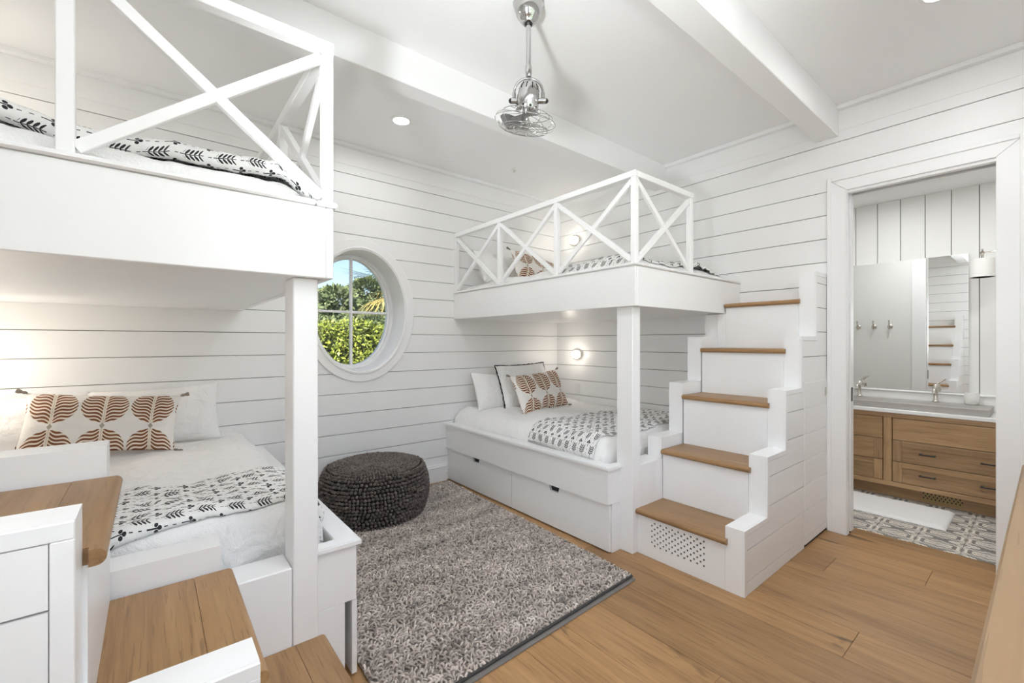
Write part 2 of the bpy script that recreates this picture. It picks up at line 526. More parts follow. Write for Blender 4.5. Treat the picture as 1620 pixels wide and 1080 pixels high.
# oval window
w1 = setting('window_1', None)
w1['label'] = 'oval window with white frame and cross muntins'
def loop(rx, rz, y, n=64): return [(WCX+rx*math.cos(2*PI*i/n), y, WCZ+rz*math.sin(2*PI*i/n)) for i in range(n)]
yf = YW-.022
put('window_casing', MB().ring([loop(.495, .62, YW+.002), loop(.495, .62, yf+.004), loop(.491, .616, yf), loop(.432, .557, yf),
    loop(.428, .553, yf-.008), loop(.414, .539, yf-.010), loop(.408, .533, yf-.004), loop(.402, .527, yf-.004), loop(.398, .523, yf+.004),
    loop(.398, .523, YW+.10)]), TRIM, w1, smooth=35, fix=True)
put('reveal', MB().ring([loop(.404, .529, YW+.0), loop(.396, .521, YW+.02), loop(.396, .521, 4.05), loop(.41, .535, 4.05), loop(.41, .535, 4.10)]), TRIM, w1, smooth=35, fix=True)
put('sash', MB().ring([loop(.398, .523, 4.095), loop(.398, .523, 4.045), loop(.372, .512, 4.035), loop(.362, .500, 4.035), loop(.358, .496, 4.05), loop(.346, .486, 4.055), loop(.342, .482, 4.068), loop(.342, .482, 4.095), loop(.398, .523, 4.095)]), TRIM, w1, smooth=35, fix=True)
put('muntin', MB().box((WCX-.011, 4.052, WCZ-.486), (WCX+.011, 4.088, WCZ+.486), .004), TRIM, w1)
put('muntin', MB().box((WCX-.345, 4.0525, WCZ-.011), (WCX-.0111, 4.0875, WCZ+.011), .004), TRIM, w1)
put('muntin', MB().box((WCX+.0111, 4.0525, WCZ-.011), (WCX+.345, 4.0875, WCZ+.011), .004), TRIM, w1)
for q in range(4):
    arc = [(WCX+.344*math.cos(PI/2*(q+i/12)), WCZ+.484*math.sin(PI/2*(q+i/12))) for i in range(13)]
    put('pane', MB().prism([(WCX, WCZ)]+arc, 'xz', 4.068, 4.072), GLASS, w1, fix=True)

# ------------------------------------------------------------------ right wall with the bathroom doorway
DY0, DY1, DZ = .205, .920, 2.448        # clear opening
wr = setting('wall_right', None)
m = MB()
for xa, xb in ((XR+TH, 3.872), (3.938, 3.968)):
    m.box((xa, YB-.1, -.1), (xb, DY0-.02, ZC), 0); m.box((xa, DY1+.02, -.1), (xb, YW, ZC), 0); m.box((xa, DY0-.02, DZ+.02), (xb, DY1+.02, ZC), 0)
put('backing', m, GAPSHADE, wr)
for a, b in rows:
    if a > DZ+.08:
        put('plank', MB().box((XR, YB, a), (XR+TH, YW, b), .0015), WALL, wr)
    elif b > DZ+.1:                      # the board over the door is notched round the casing
        ya, yb_, zn = DY0-.05, DY1+.05, DZ+.06
        put('plank', MB().prism([(YB, a), (ya, a), (ya, zn), (yb_, zn), (yb_, a), (YW, a), (YW, b), (YB, b)], 'yz', XR, XR+TH), WALL, wr, fix=True)
    else:
        put('plank', MB().box((XR, YB, a), (XR+TH, DY0-.05, b), .0015), WALL, wr)
        put('plank', MB().box((XR, DY1+.05, a), (XR+TH, YW, b), .0015), WALL, wr)
d1 = setting('door_1', None)
d1['label'] = 'cased bathroom doorway with pocket door'
CW = .118
def casing(x0, x1, parent):
    g = .0008
    put('side_casing', MB().prism([(DY1, 0), (DY1+CW, 0), (DY1+CW, DZ+.10), (DY1, DZ-.0+g)], 'yz', x0, x1), TRIM, parent, fix=True)
    put('side_casing', MB().prism([(DY0, 0), (DY0-CW, 0), (DY0-CW, DZ+.10), (DY0, DZ+g)], 'yz', x0, x1), TRIM, parent, fix=True)
    put('head_casing', MB().prism([(DY0+g, DZ+.0025), (DY0-CW+g, DZ+.1025), (DY1+CW-g, DZ+.1025), (DY1-g, DZ+.0025)], 'yz', x0, x1), TRIM, parent, fix=True)
casing(XR-.018, XR-.0005, d1)
# back band round the casing
def band(x0, x1):
    t = .018
    put('back_band', MB().box((x0, DY1+CW-.028, 0), (x1, DY1+CW-.001, DZ+.104), .005), TRIM, d1)
    put('back_band', MB().box((x0, DY0-CW+.001, 0), (x1, DY0-CW+.028, DZ+.104), .005), TRIM, d1)
    put('back_band', MB().box((x0, DY0-CW+.0285, DZ+.078), (x1, DY1+CW-.0285, DZ+.104), .005), TRIM, d1)
    put('bead', MB().box((x0+.006, DY1+.001, 0), (x1, DY1+.009, DZ+.0), .003), TRIM, d1)
band(XR-.026, XR-.017)
m = MB()
for xa, xb in ((XR-.004, 3.872), (3.938, 3.972)):
    put('jamb', MB().box((xa, DY1-.002, 0), (xb, DY1+.02, DZ), .0015), TRIM, d1)
put('jamb', MB().box((XR-.004, DY0-.02, 0), (3.972, DY0+.002, DZ), .0015), TRIM, d1)
for xa, xb in ((XR-.004, 3.872), (3.938, 3.972)):
    put('head_jamb', MB().box((xa, DY0-.02, DZ-.018), (xb, DY1+.02, DZ+.004), .0015), TRIM, d1)
slab = put('pocket_door', MB().box((3.884, DY1-.008, .012), (3.926, DY1+.62, DZ-.004), .002), TRIM, d1)
put('latch_plate', MB().box((3.890, DY1-.0115, .945), (3.920, DY1-.0078, 1.045), .001), BLACK, slab)['label'] = 'black latch plate'
casing(3.969, 3.984, d1)

# ------------------------------------------------------------------ left wall, back wall
wl = setting('wall_left', None)
ly0, ly1, lz0, lz1 = -.32, .76, 1.10, 2.42
m = MB(); m.box((XL-.14, YB-.1, -.1), (XL-TH, ly0, ZC), 0).box((XL-.14, ly1, -.1), (XL-TH, YW+.1, ZC), 0).box((XL-.14, ly0, -.1), (XL-TH, ly1, lz0), 0).box((XL-.14, ly0, lz1), (XL-TH, ly1, ZC), 0)
put('backing', m, GAPSHADE, wl)
for a, b in rows:
    if b <= lz0 or a >= lz1: put('plank', MB().box((XL-TH, YB, a), (XL, YW, b), .0015), WALL, wl); continue
    put('plank', MB().box((XL-TH, YB, a), (XL, ly0, b), .0015), WALL, wl); put('plank', MB().box((XL-TH, ly1, a), (XL, YW, b), .0015), WALL, wl)
    if a < lz0-.02: put('plank', MB().box((XL-TH, ly0, a), (XL, ly1, lz0), .0015), WALL, wl)
    if b > lz1+.02: put('plank', MB().box((XL-TH, ly0, lz1), (XL, ly1, b), .0015), WALL, wl)
w3 = setting('added_window_3', None); w3['label'] = 'unseen window added for fill light in the left wall'  # invented opening that lets the left fill lamp in
for ya, yb_, za, zb in ((ly0-.08, ly0+.03, lz0-.08, lz1+.08), (ly1-.03, ly1+.08, lz0-.08, lz1+.08), (ly0+.03, ly1-.03, lz0-.08, lz0+.03), (ly0+.03, ly1-.03, lz1-.03, lz1+.08), (.205, .235, lz0+.03, lz1-.03)):
    put('added_window_frame', MB().box((XL-.12, max(ya, YB+.01), za), (XL+.015, yb_, zb), .003), TRIM, w3)
put('pane', MB().box((XL-.07, ly0+.03, lz0+.03), (XL-.065, .205, lz1-.03), 0), GLASS, w3)
put('pane', MB().box((XL-.07, .235, lz0+.03), (XL-.065, ly1-.03, lz1-.03), 0), GLASS, w3)
wb = setting('wall_back', None)
bx0, bx1, bz0, bz1 = .40, 2.50, .96, 2.30
m = MB(); m.box((XL-.1, YB-.12, -.1), (bx0, YB, ZC), 0).box((bx1, YB-.12, -.1), (XR+.15, YB, ZC), 0).box((bx0, YB-.12, -.1), (bx1, YB, bz0), 0).box((bx0, YB-.12, bz1), (bx1, YB, ZC), 0)
put('wall_panel', m, WALL, wb)
w2 = setting('added_window_2', None); w2['label'] = 'unseen wide window added for fill light behind the dresser'  # made up to admit the fill lamp behind the camera
m = MB()
for xa, xb, za, zb in ((bx0, bx0+.05, bz0, bz1), (bx1-.05, bx1, bz0, bz1), (bx0+.05, bx1-.05, bz0, bz0+.05), (bx0+.05, bx1-.05, bz1-.05, bz1), (1.43, 1.47, bz0+.05, bz1-.05)):
    put('added_window_frame', MB().box((xa, YB-.10, za), (xb, YB+.01, zb), .003), TRIM, w2)
put('pane', MB().box((bx0+.05, YB-.06, bz0+.05), (1.43, YB-.055, bz1-.05), 0), GLASS, w2)
put('pane', MB().box((1.47, YB-.06, bz0+.05), (bx1-.05, YB-.055, bz1-.05), 0), GLASS, w2)

# baseboards
bb = setting('baseboard_window', MB().box((.69, YW-.018, 0), (2.27, YW, .135), .002).box((.69, YW-.024, .135), (2.27, YW, .15), .004).box((.69, YW-.012, .15), (2.27, YW, .17), .004), TRIM)

# ------------------------------------------------------------------ bunk frames
def bunk(mir, side):
    """mir=None: right bunk; otherwise x -> mir-x"""
    fx = (lambda x: x) if mir is None else (lambda x: mir-x)
    def bx(a, b, ch=.003): return MB().box((fx(a[0]), a[1], a[2]), (fx(b[0]), b[1], b[2]), ch)
    P = lambda x, y, z: (fx(x), y, z)
    wallx = XR if mir is None else mir-XL
    t = thing('bunk_bed', 'white built-in bunk bed with crossed guard rails in the far right corner' if side == 'right' else
              'white built-in bunk bed at the left of the room, nearer the camera', 'bunk bed', (fx(2.36), 1.7, 0), group='built-in bunk beds')
    # upper deck
    put('deck_fascia', bx((2.36, 1.66, 1.60), (2.385, YW, 1.856)), TRIM, t)
    put('deck_fascia', bx((2.386, 1.66, 1.60), (wallx, 1.685, 1.856)), TRIM, t)
    put('deck_lip', bx((2.347, 1.647, 1.857), (2.42, YW, 1.876), .006), TRIM, t)
    put('deck_lip', bx((2.4205, 1.647, 1.857), (wallx, 1.72, 1.876), .006), TRIM, t)
    put('deck_panel', bx((2.386, 1.686, 1.603), (wallx, YW, 1.625)), TRIM, t)
    # post
    put('post', bx((2.40, 1.71, 0), (2.485, 1.835, 1.602), .004), TRIM, t)
    # guard rail
    RZ = 2.46; w = .038
    cz = 1.876
    put('guard_post', bx((2.36, 1.66, cz), (2.36+w, 1.66+w, RZ-.04)), TRIM, t)
    ys = [1.66, 2.355, 3.06, YW-w]
    for y in ys[1:]:
        put('guard_post', bx((2.36, y, cz), (2.36+w, y+w, RZ-.04)), TRIM, t)
    put('guard_post', bx((3.035, 1.66, cz), (3.035+w, 1.66+w, RZ-.04)), TRIM, t)
    put('top_rail', bx((2.358, 1.658, RZ-.04), (2.36+w+.002, YW, RZ)), TRIM, t)
    put('top_rail', bx((2.36+w+.0022, 1.658, RZ-.04), (3.035+w, 1.66+w+.002, RZ)), TRIM, t)
    for y0, y1 in zip(ys, ys[1:]):
        xm = 2.36+w/2
        put('brace', MB().bar(P(xm, y0+w, cz+.02), P(xm, y1, RZ-.058), .026, .034, (1, 0, 0) if False else (0, 0, 1)), TRIM, t)
        put('brace', MB().bar(P(xm, y0+w, RZ-.058), P(xm, y1, cz+.02), .022, .034), TRIM, t)
    put('brace', MB().bar(P(2.36+w, 1.66+w/2, cz+.02), P(3.035, 1.66+w/2, RZ-.058), .026, .034), TRIM, t)
    put('brace', MB().bar(P(2.36+w, 1.66+w/2, RZ-.058), P(3.035, 1.66+w/2, cz+.02), .022, .034), TRIM, t)
    # lower bed
    xo = 2.27 if mir is None else 2.225
    L = lambda pts: [(fx(a), b) for a, b in pts]
    put('bed_rail', MB().prism(L([(xo, 1.805), (2.3995, 1.805), (2.3995, 1.85), (xo+.06, 1.85), (xo+.06, YW), (xo, YW)]), 'xy', .32, .546), TRIM, t, fix=True)
    c = MB().prism(L([(xo-.016, 1.79), (2.3995, 1.79), (2.3995, 1.852), (xo+.075, 1.852), (xo+.075, YW), (xo-.016, YW)]), 'xy', .546, .562)
    c.prism(L([(xo-.012, 1.794), (2.3995, 1.794), (2.3995, 1.849), (xo+.072, 1.849), (xo+.072, YW), (xo-.012, YW)]), 'xy', .562, .566)
    put('rail_cap', c, TRIM, t, fix=True)
    put('bed_base', bx((xo+.0605, 1.8505, .0), (wallx, YW, .30), .002), TRIM, t)
    put('side_panel', bx((xo+.045, 1.806, 0), (2.40, 1.834, .318), .002), TRIM, t)
    put('foot_panel', bx((2.4865, 1.712, 0), (2.753, 1.85, .566), .004), TRIM, t)
    dx = xo+.02 if mir is None else xo-.005
    for y0, y1, yp in ((1.812, 2.806, 2.314), (2.812, YW-.004, 3.322)):
        zt = .312
        poly = [(y0, .012), (y1, .012), (y1, zt), (yp+.055, zt), (yp+.04, zt-.04), (yp-.04, zt-.04), (yp-.055, zt), (y0, zt)]
        m = MB().prism(poly, 'yz', fx(dx), fx(dx+.02))
        d = put('drawer_front', m, TRIM, t, fix=True)
        r = put('finger_pull', MB().box((fx(dx+.0215), yp-.05, zt-.045), (fx(dx+.030), yp+.05, zt-.002), 0), DARK, d)
        r['label'] = 'dark finger notch'
    # mattress platform hidden under the bedding
    return t
bunk(None, 'right')
bunk(2.875, 'left')

# ------------------------------------------------------------------ stairs
STEPX = [2.455, 2.755, 3.03, 3.30, 3.58]
STEPZ = [.356, .705, 1.07, 1.41, 1.865]
TREADZ = [.288, .628, .985, 1.325, 1.675]
def stairs(mir, side):
    fx = (lambda x: x) if mir is None else (lambda x: mir-x)
    xe = XR-.001
    t = thing('staircase', 'white boxed staircase with oak treads beside the bathroom doorway' if side == 'right' else
              'white boxed staircase with oak treads in the left foreground', 'stairs', (fx(2.455), 1.4, 0), group='bunk staircases')
    def bx(a, b, ch=.003): return MB().box((fx(a[0]), a[1], a[2]), (fx(b[0]), b[1], b[2]), ch)
    # near stringer: stepped core and raised edge frame
    def profile(n0, inset, z0):
        pts = [(xe, z0), (STEPX[n0]+inset, z0)]
        for i in range(n0, 5):
            pts.append((STEPX[i]+inset, STEPZ[i]-inset))
            if i < 4: pts.append((STEPX[i+1]+inset, STEPZ[i]-inset))
        pts.append((xe, STEPZ[4]-inset))
        return pts
    m = MB().prism([(fx(a), b) for a, b in profile(0, 0.0, 0)], 'xz', 1.0482, 1.142)
    put('near_stringer', m, TRIM, t, fix=True)
    # far stringer beside the bed: steps 2-4
    pts = [(xe, 0), (STEPX[1], 0)]
    for i in range(1, 4):
        pts.append((STEPX[i], STEPZ[i])); pts.append((STEPX[i+1], STEPZ[i]))
    pts += [(STEPX[4], 1.598), (xe, 1.598)]
    m = MB().prism([(fx(a), b) for a, b in pts], 'xz', 1.722, 1.832)
    put('far_stringer', m, TRIM, t, fix=True)
    # edge frame strips on the outer face
    IN = .03
    for i in range(5):
        zb = 0 if i == 0 else STEPZ[i-1]
        put('edge_strip', bx((STEPX[i], 1.0385, zb+.0005), (STEPX[i]+IN, 1.048, STEPZ[i]-IN-.0005), .0015), TRIM, t)
        xn = STEPX[i+1]+IN if i < 4 else xe
        put('edge_strip', bx((STEPX[i], 1.0385, STEPZ[i]-IN), (xn, 1.048, STEPZ[i]), .0015), TRIM, t)
    # shiplap face boards
    put('groove_shade_sheet', MB().prism([(fx(a), b) for a, b in profile(0, .02, .01)], 'xz', 1.0466, 1.048), GAPSHADE, t, fix=True)  # thin dark sheet added so the board grooves look shaded
    dx0, dz1 = 3.357, 1.112
    def xs(z):
        for i in range(5):
            if z < STEPZ[i]-IN-1e-6: return STEPX[i]+IN+.0015
        return None
    for a, b in rows:
        b = min(b, STEPZ[4]-IN-.0015)
        if b-a < .015: continue
        th = [STEPZ[i]-IN-.0015 for i in range(5) if a < STEPZ[i]-IN < b-.004]
        right = dx0-.004 if (mir is None and b < dz1+.02) else xe
        if mir is None and b > dz1+.02: right = xe
        zs = [a]+th+[b]
        poly = [(right, a)]
        for z0, z1 in zip(zs, zs[1:]):
            X = xs((z0+z1)/2)
            poly += [(X, z0), (X, z1)]
        poly.append((right, b))
        if poly[1][0] > right-.02: continue
        put('plank', MB().prism([(fx(p), q) for p, q in poly], 'xz', 1.040, 1.0464), WALL, t, fix=True)
    if mir is None:
        d = put('storage_door', bx((dx0, 1.041, .022), (xe-.012, 1.0453, dz1-.006), .001), TRIM, t)
        for a, b in rows:
            a2, b2 = max(a, .022), min(b, dz1-.008)
            if b2-a2 < .02 or a < .02: continue
            put('plank', bx((dx0+.002, 1.0365, a2), (xe-.014, 1.0408, b2), .001), WALL, d)
        put('plank', bx((dx0+.002, 1.0365, .022), (xe-.014, 1.0408, Z0-GAP/2), .001), WALL, d)
        l = put('latch', bx((xe-.062, 1.030, .985), (xe-.042, 1.0368, 1.045), .002), NICKEL, d)
        l['label'] = 'small nickel latch'
        g = put('door_gap', bx((dx0, 1.0455, dz1-.006), (xe, 1.0463, dz1+.008), 0), DARK, t)
        g = put('toe_gap', bx((dx0, 1.0455, 0.0), (xe, 1.0463, .021), 0), DARK, t)
    # risers and treads
    NX = [2.428, 2.722, 2.995, 3.265, 3.535]
    for i in range(5):
        zb = 0 if i == 0 else TREADZ[i-1]+.0
        zt = TREADZ[i]-.032
        yl = 1.7105 if i < 4 else 1.652
        if i == 0:
            # perforated riser
            ya, yb = 1.255, 1.615
            za, zb2 = .075, .233
            put('riser', bx((NX[i]+.028, 1.143, 0), (NX[i]+.046, ya, zt), 0), TRIM, t)
            put('riser', bx((NX[i]+.028, yb, 0), (NX[i]+.046, yl, zt), 0), TRIM, t)
            put('riser', bx((NX[i]+.028, ya, 0), (NX[i]+.046, yb, za), 0), TRIM, t)
            put('riser', bx((NX[i]+.028, ya, zb2), (NX[i]+.046, yb, zt), 0), TRIM, t)
            v = MB(); nc, nr = 18, 9
            cy, cz_ = (yb-ya)/nc, (zb2-za)/nr
            X = fx(NX[i]+.028); X2 = fx(NX[i]+.033)
            for c in range(nc):
                for r in range(nr):
                    y0, z0 = ya+c*cy, za+r*cz_
                    if (c+r) % 2: v.face([(X, y0, z0), (X, y0+cy, z0), (X, y0+cy, z0+cz_), (X, y0, z0+cz_)]); continue
                    sq = [(1, 0), (1, 1), (0, 1), (-1, 1), (-1, 0), (-1, -1), (0, -1), (1, -1)]
                    yc, zc = y0+cy/2, z0+cz_/2; R = .0064
                    o = [(X, yc+a*cy/2, zc+b*cz_/2) for a, b in sq]
                    h = [(X, yc+R*math.cos(PI/4*k), zc+R*math.sin(PI/4*k)) for k in range(8)]
                    h2 = [(X2, p[1], p[2]) for p in h]
                    for k in range(8):
                        k2 = (k+1) % 8
                        v.face([o[k], o[k2], h[k2], h[k]]); v.face([h[k], h[k2], h2[k2], h2[k]])
            if mir is None:
                g = put('vent_grille', v, TRIM, t, fix=True)
                put('vent_void', MB().box((fx(NX[i]+.0345), ya, za), (fx(NX[i]+.04), yb, zb2), 0), DARK, g)
            else:
                put('riser', bx((NX[i]+.028, ya, za), (NX[i]+.046, yb, zb2), .001), TRIM, t)
        else:
            put('riser', bx((NX[i]+.028, 1.143, zb), (NX[i]+.046, yl, zt), .001), TRIM, t)
            if i == 4: put('riser', bx((NX[i]+.028, yl+.0005, zb), (NX[i]+.046, 1.7195, 1.598), .001), TRIM, t)
        back = NX[i+1]+.03 if i < 4 else xe
        tr = put('tread', bx((NX[i]+.105, 1.1435, TREADZ[i]-.032), (back, yl, TREADZ[i]), .0012), TREAD, t)
        # nosing board with round front edge
        prof = [(NX[i]+.1042, TREADZ[i]), (NX[i]+.1042, TREADZ[i]-.032)]
        rr = .016; cx = NX[i]+rr
        prof += [(cx+rr*math.cos(a), TREADZ[i]-rr+rr*math.sin(a)) for a in [-PI/2-PI*k/8 for k in range(9)]]
        if i < 4 or True:
            z0t = TREADZ[i]-.032
            m = MB().prism([(fx(a), b) for a, b in prof], 'xz', 1.1435, yl)
            # horn that laps over the face of the near stringer
            hp = [(fx(min(a, NX[i]+.026)), b) for a, b in prof]
            m.prism(hp, 'xz', 1.128, 1.1435)
            put('nosing', m, TREAD, tr, fix=True, smooth=40)
    return t
stairs(None, 'right')
stairs(2.93, 'left')

# ------------------------------------------------------------------ bathroom beyond the doorway
BXW, BY0, BY1, BZC = 5.48, -.55, 2.2, 2.715
fb = setting('floor_bathroom', MB().box((4.022, BY0-.05, -.08), (BXW+.05, BY1+.05, -.006), 0), GROUT)
tp = .2284
tile_me = None
yb = .602-tp*6
for iy in range(13):
    for ix in range(7):
        x0 = 4.0225+ix*tp; y0 = yb+iy*tp
        x1 = min(x0+tp, BXW)
        if y0 > BY1 or x1-x0 < .05: continue
        m = MB().box((0, 0, -.006), (x1-x0-.003, tp-.003, 0), .0012)
        m.uv = [(p[0]/tp, p[1]/tp) for p in m.v]
        o = put('tile', m, TILE, fb, local=True)
        o.location = (x0+.0015, y0+.0015, 0)
wbw = setting('wall_bathroom', MB().box((BXW, BY0-.1, -.1), (BXW+.1, BY1+.1, BZC+.1), 0), GAPSHADE)
y = .39-.1707*6
while y < BY1:
    put('board', MB().box((BXW-.016, max(y, BY0)+.0025, 0), (BXW, min(y+.1707, BY1)-.0025, BZC), .002), BATHW, wbw)
    y += .1707
setting('wall_bathroom_side', MB().box((3.968, BY0-.1, -.1), (BXW+.1, BY0, BZC), 0), BATHW)
setting('wall_bathroom_far', MB().box((3.968, BY1, -.1), (BXW+.1, BY1+.1, BZC), 0), BATHW)
setting('ceiling_bathroom', MB().box((3.968, BY0-.1, BZC), (BXW+.1, BY1+.1, BZC+.1), 0), CEIL)
setting('wall_bathroom_door', MB().box((3.9682, DY1+.12, 0), (3.9725, BY1, BZC), 0).box((3.9682, BY0, 0), (3.9725, DY0-.12, BZC), 0).box((3.9682, DY0-.12, DZ+.1), (3.9725, DY1+.12, BZC), 0), BATHW)

# vanity cabinet
va = thing('vanity_cabinet', 'oak bathroom vanity with shaker drawers and black pulls', 'cabinet', (5.03, .8, 0))
VX, VY0, VY1, VT = 5.03, -.02, 1.62, .752
put('carcass', MB().box((VX+.0305, VY0, .112), (BXW-.017, VY1, VT), .002), VANITY, va)
put('toe_kick', MB().box((5.115, VY0+.01, 0), (5.135, VY1-.01, .112), .001), VANITY, va)
def fbx(y0, y1, z0, z1, x0=VX-.018, x1=VX+.030, ch=.002): return MB().box((x0, y0, z0), (x1, y1, z1), ch)
put('rail', fbx(VY0, VY1, .712, VT), VANITY, va); put('rail', fbx(VY0, VY1, .112, .152), VANITY, va)
put('stile', fbx(.886, .943, .1525, .7115), VANITYV, va); put('stile', fbx(VY0, .0+.03, .1525, .7115), VANITYV, va); put('stile', fbx(VY1-.05, VY1, .1525, .7115), VANITYV, va)
def pull(y, z, parent):
    m = MB().box((VX-.048, y-.052, z-.005), (VX-.038, y+.052, z+.005), .0015)
    m.box((VX-.040, y-.050, z-.007), (VX-.017, y-.036, z+.007), .0015).box((VX-.040, y+.036, z-.007), (VX-.017, y+.050, z+.007), .0015)
    put('drawer_pull', m, BLACK, parent)['label'] = 'black bar pull'
zz = [(.1565, .3315, True), (.3365, .5155, True), (.5205, .7085, False)]
for y0, y1, pulls in ((.034, .882, (.30, .655)), (.947, VY1-.054, (1.24,))):
    for z0, z1, shaker in zz:
        y0b, y1b = y0+.0015, y1-.0015
        if shaker:
            d = put('drawer', fbx(y0b+.005, y1b-.005, z0+.005, z1-.005, VX-.008, VX+.030), VANITY, va)
            fr = .062
            put('drawer_rail', fbx(y0b+fr, y1b-fr, z0, z0+.048, x1=VX-.002), VANITY, d); put('drawer_rail', fbx(y0b+fr, y1b-fr, z1-.048, z1, x1=VX-.002), VANITY, d)
            put('drawer_stile', fbx(y0b, y0b+fr-.0005, z0, z1, x1=VX-.002), VANITYV, d); put('drawer_stile', fbx(y1b-fr+.0005, y1b, z0, z1, x1=VX-.002), VANITYV, d)
            for p in pulls: pull(p, (z0+z1)/2+.0, d)
        else:
            put('drawer', fbx(y0b, y1b, z0, z1, VX-.017), VANITY, va)
g = MB(); nc, nr = 20, 5
ga, gb, gz0, gz1 = .455, .70, .012, .108
for c in range(nc):
    for r in range(nr):
        cy, cz = (gb-ga)/nc, (gz1-gz0)/nr
        y0, z0 = ga+c*cy, gz0+r*cz; X = 5.112; X2 = 5.1149
        if (c+r) % 2 or r in (0, nr-1): g.face([(X, y0, z0), (X, y0+cy, z0), (X, y0+cy, z0+cz), (X, y0, z0+cz)]); continue
        sq = [(1, 0), (1, 1), (0, 1), (-1, 1), (-1, 0), (-1, -1), (0, -1), (1, -1)]
        yc, zc = y0+cy/2, z0+cz/2
        o = [(X, yc+a*cy/2, zc+b*cz/2) for a, b in sq]; h = [(X, yc+.0056*math.cos(PI/4*k), zc+.0075*math.sin(PI/4*k)) for k in range(8)]
        h2 = [(X2, p[1], p[2]) for p in h]
        for k in range(8):
            k2 = (k+1) % 8
            g.face([o[k], o[k2], h[k2], h[k]]); g.face([h[k], h[k2], h2[k2], h2[k]])
gr = put('toe_vent', g, BRASS, va, fix=True); gr['label'] = 'brass floor vent with dark perforations'
put('vent_void', MB().box((5.1143, ga, gz0), (5.1149, gb, gz1), 0), DARK, gr)
put('countertop', MB().box((VX-.028, VY0-.02, VT+.0005), (BXW-.017, VY1+.02, .784), .003), QUARTZ, va)['label'] = 'white stone countertop'
put('backsplash', MB().box((BXW-.045, VY0-.02, .7845), (BXW-.0165, VY1+.02, .905), .004).box((BXW-.060, VY0-.02, .905), (BXW-.0165, VY1+.02, .925), .006), QUARTZ, va)
# trough sink
sk = thing('trough_sink', 'long grey trough sink set on the white vanity counter', 'sink', (5.24, .8, .785))
s0, s1, t0, t1 = 5.048, 5.43, .305, 1.48
m = MB()
def rect(a, b, c, d, z): return [(a, c, z), (b, c, z), (b, d, z), (a, d, z)]
m.ring([rect(s0, s1, t0, t1, .785), rect(s0, s1, t0, t1, .836), rect(s0+.003, s1-.003, t0+.003, t1-.003, .839), rect(s0+.032, s1-.095, t0+.07, t1-.07, .839),
        rect(s0+.035, s1-.098, t0+.073, t1-.073, .836), rect(s0+.06, s1-.12, t0+.10, t1-.10, .79)])
m.face(rect(s0+.06, s1-.12, t0+.10, t1-.10, .79)).face(rect(s0, s1, t0, t1, .785))
put('basin', m, CONC, sk, fix=True)
for y in (.66, 1.13):
    put('drain', MB().lathe([(0, .7935), (.018, .7935), (.02, .7905)], (5.19, y, 0), 14), NICKEL, sk, smooth=40)
def faucet(y, lab):
    f = thing('faucet', lab, 'faucet', (5.385, y, .8395), group='bathroom faucets')
    put('body', MB().lathe([(.027, 0), (.027, .006), (.020, .012), (.015, .03), (.013, .07), (.016, .10), (.021, .118), (.019, .135), (.012, .15), (.006, .158), (0, .160)], (5.385, y, .8395), 16), NICKEL, f, smooth=40)
    pts = [(5.385, y, .945), (5.36, y, .965), (5.33, y, .968), (5.305, y, .958), (5.295, y, .938), (5.294, y, .925)]
    put('spout', MB().tube(pts, [.012, .012, .011, .011, .012, .013], 10), NICKEL, f, smooth=50)
    put('lever', MB().tube([(5.385, y, .985), (5.388, y-.012, 1.005), (5.39, y-.035, 1.028), (5.392, y-.052, 1.038)], [.006, .005, .007, .004], 8), NICKEL, f, smooth=50)
    return f
faucet(.652, 'nickel single-lever faucet on the sink, nearer the right end beside the white cup')
faucet(1.195, 'nickel single-lever faucet on the sink at the left door jamb')
cup = thing('cup', 'white textured round cup on the right end of the sink', 'cup', (5.385, .43, .8395))
m = MB().lathe([(.0, .001), (.036, .001), (.044, .012), (.047, .04), (.048, .085), (.045, .100), (.040, .100), (.042, .085), (.041, .03), (0, .02)], (5.385, .43, .8395), 20)
put('cup_body', m, SHADEM, cup, smooth=40)
put('cup_foot', MB().lathe([(.030, 0), (.030, .0012)], (5.385, .43, .8395), 16), DARK, cup)
mi = thing('mirror', 'frameless wall mirror above the vanity', 'mirror', (5.45, 1.0, .93))
put('backing', MB().box((5.4505, .455, .9315), (5.4638, 1.56, 2.130), .001), PLASTIC, mi)
put('glass', MB().box((5.4445, .452, .9285), (5.4503, 1.563, 2.133), .001), MIRROR, mi)
hk = thing('robe_hook', 'nickel robe hook on the bathroom wall, farthest from the doorway', 'hook', (3.9725, 1.545, 1.56), group='robe hooks seen in the mirror')
put('rosette', MB().lathe([(.026, 0), (.026, .006), (.018, .012), (.010, .016), (.010, .03)], (0, 0, 0), 16).move(Matrix.Translation((3.9725, 1.545, 1.56)) @ Matrix.Rotation(PI/2, 4, 'Y')), NICKEL, hk, smooth=40)
put('prong', MB().tube([(4.000, 1.545, 1.56), (4.02, 1.545, 1.545), (4.035, 1.545, 1.56), (4.04, 1.545, 1.60), (4.042, 1.545, 1.632)], [.007, .007, .006, .006, .008], 8), NICKEL, hk, smooth=50)
put('lower_prong', MB().tube([(4.000, 1.545, 1.555), (4.016, 1.545, 1.53), (4.03, 1.545, 1.527), (4.036, 1.545, 1.54)], [.007, .006, .006, .007], 8), NICKEL, hk, smooth=50)
clone(hk, (3.9725, 1.388, 1.56), label='nickel robe hook on the bathroom wall, middle of the three')
clone(hk, (3.9725, 1.236, 1.56), label='nickel robe hook on the bathroom wall, nearest the doorway')
ls = thing('wall_lamp', 'nickel arm wall lamp with white drum shade right of the mirror', 'lamp', (5.464, .12, 2.11))
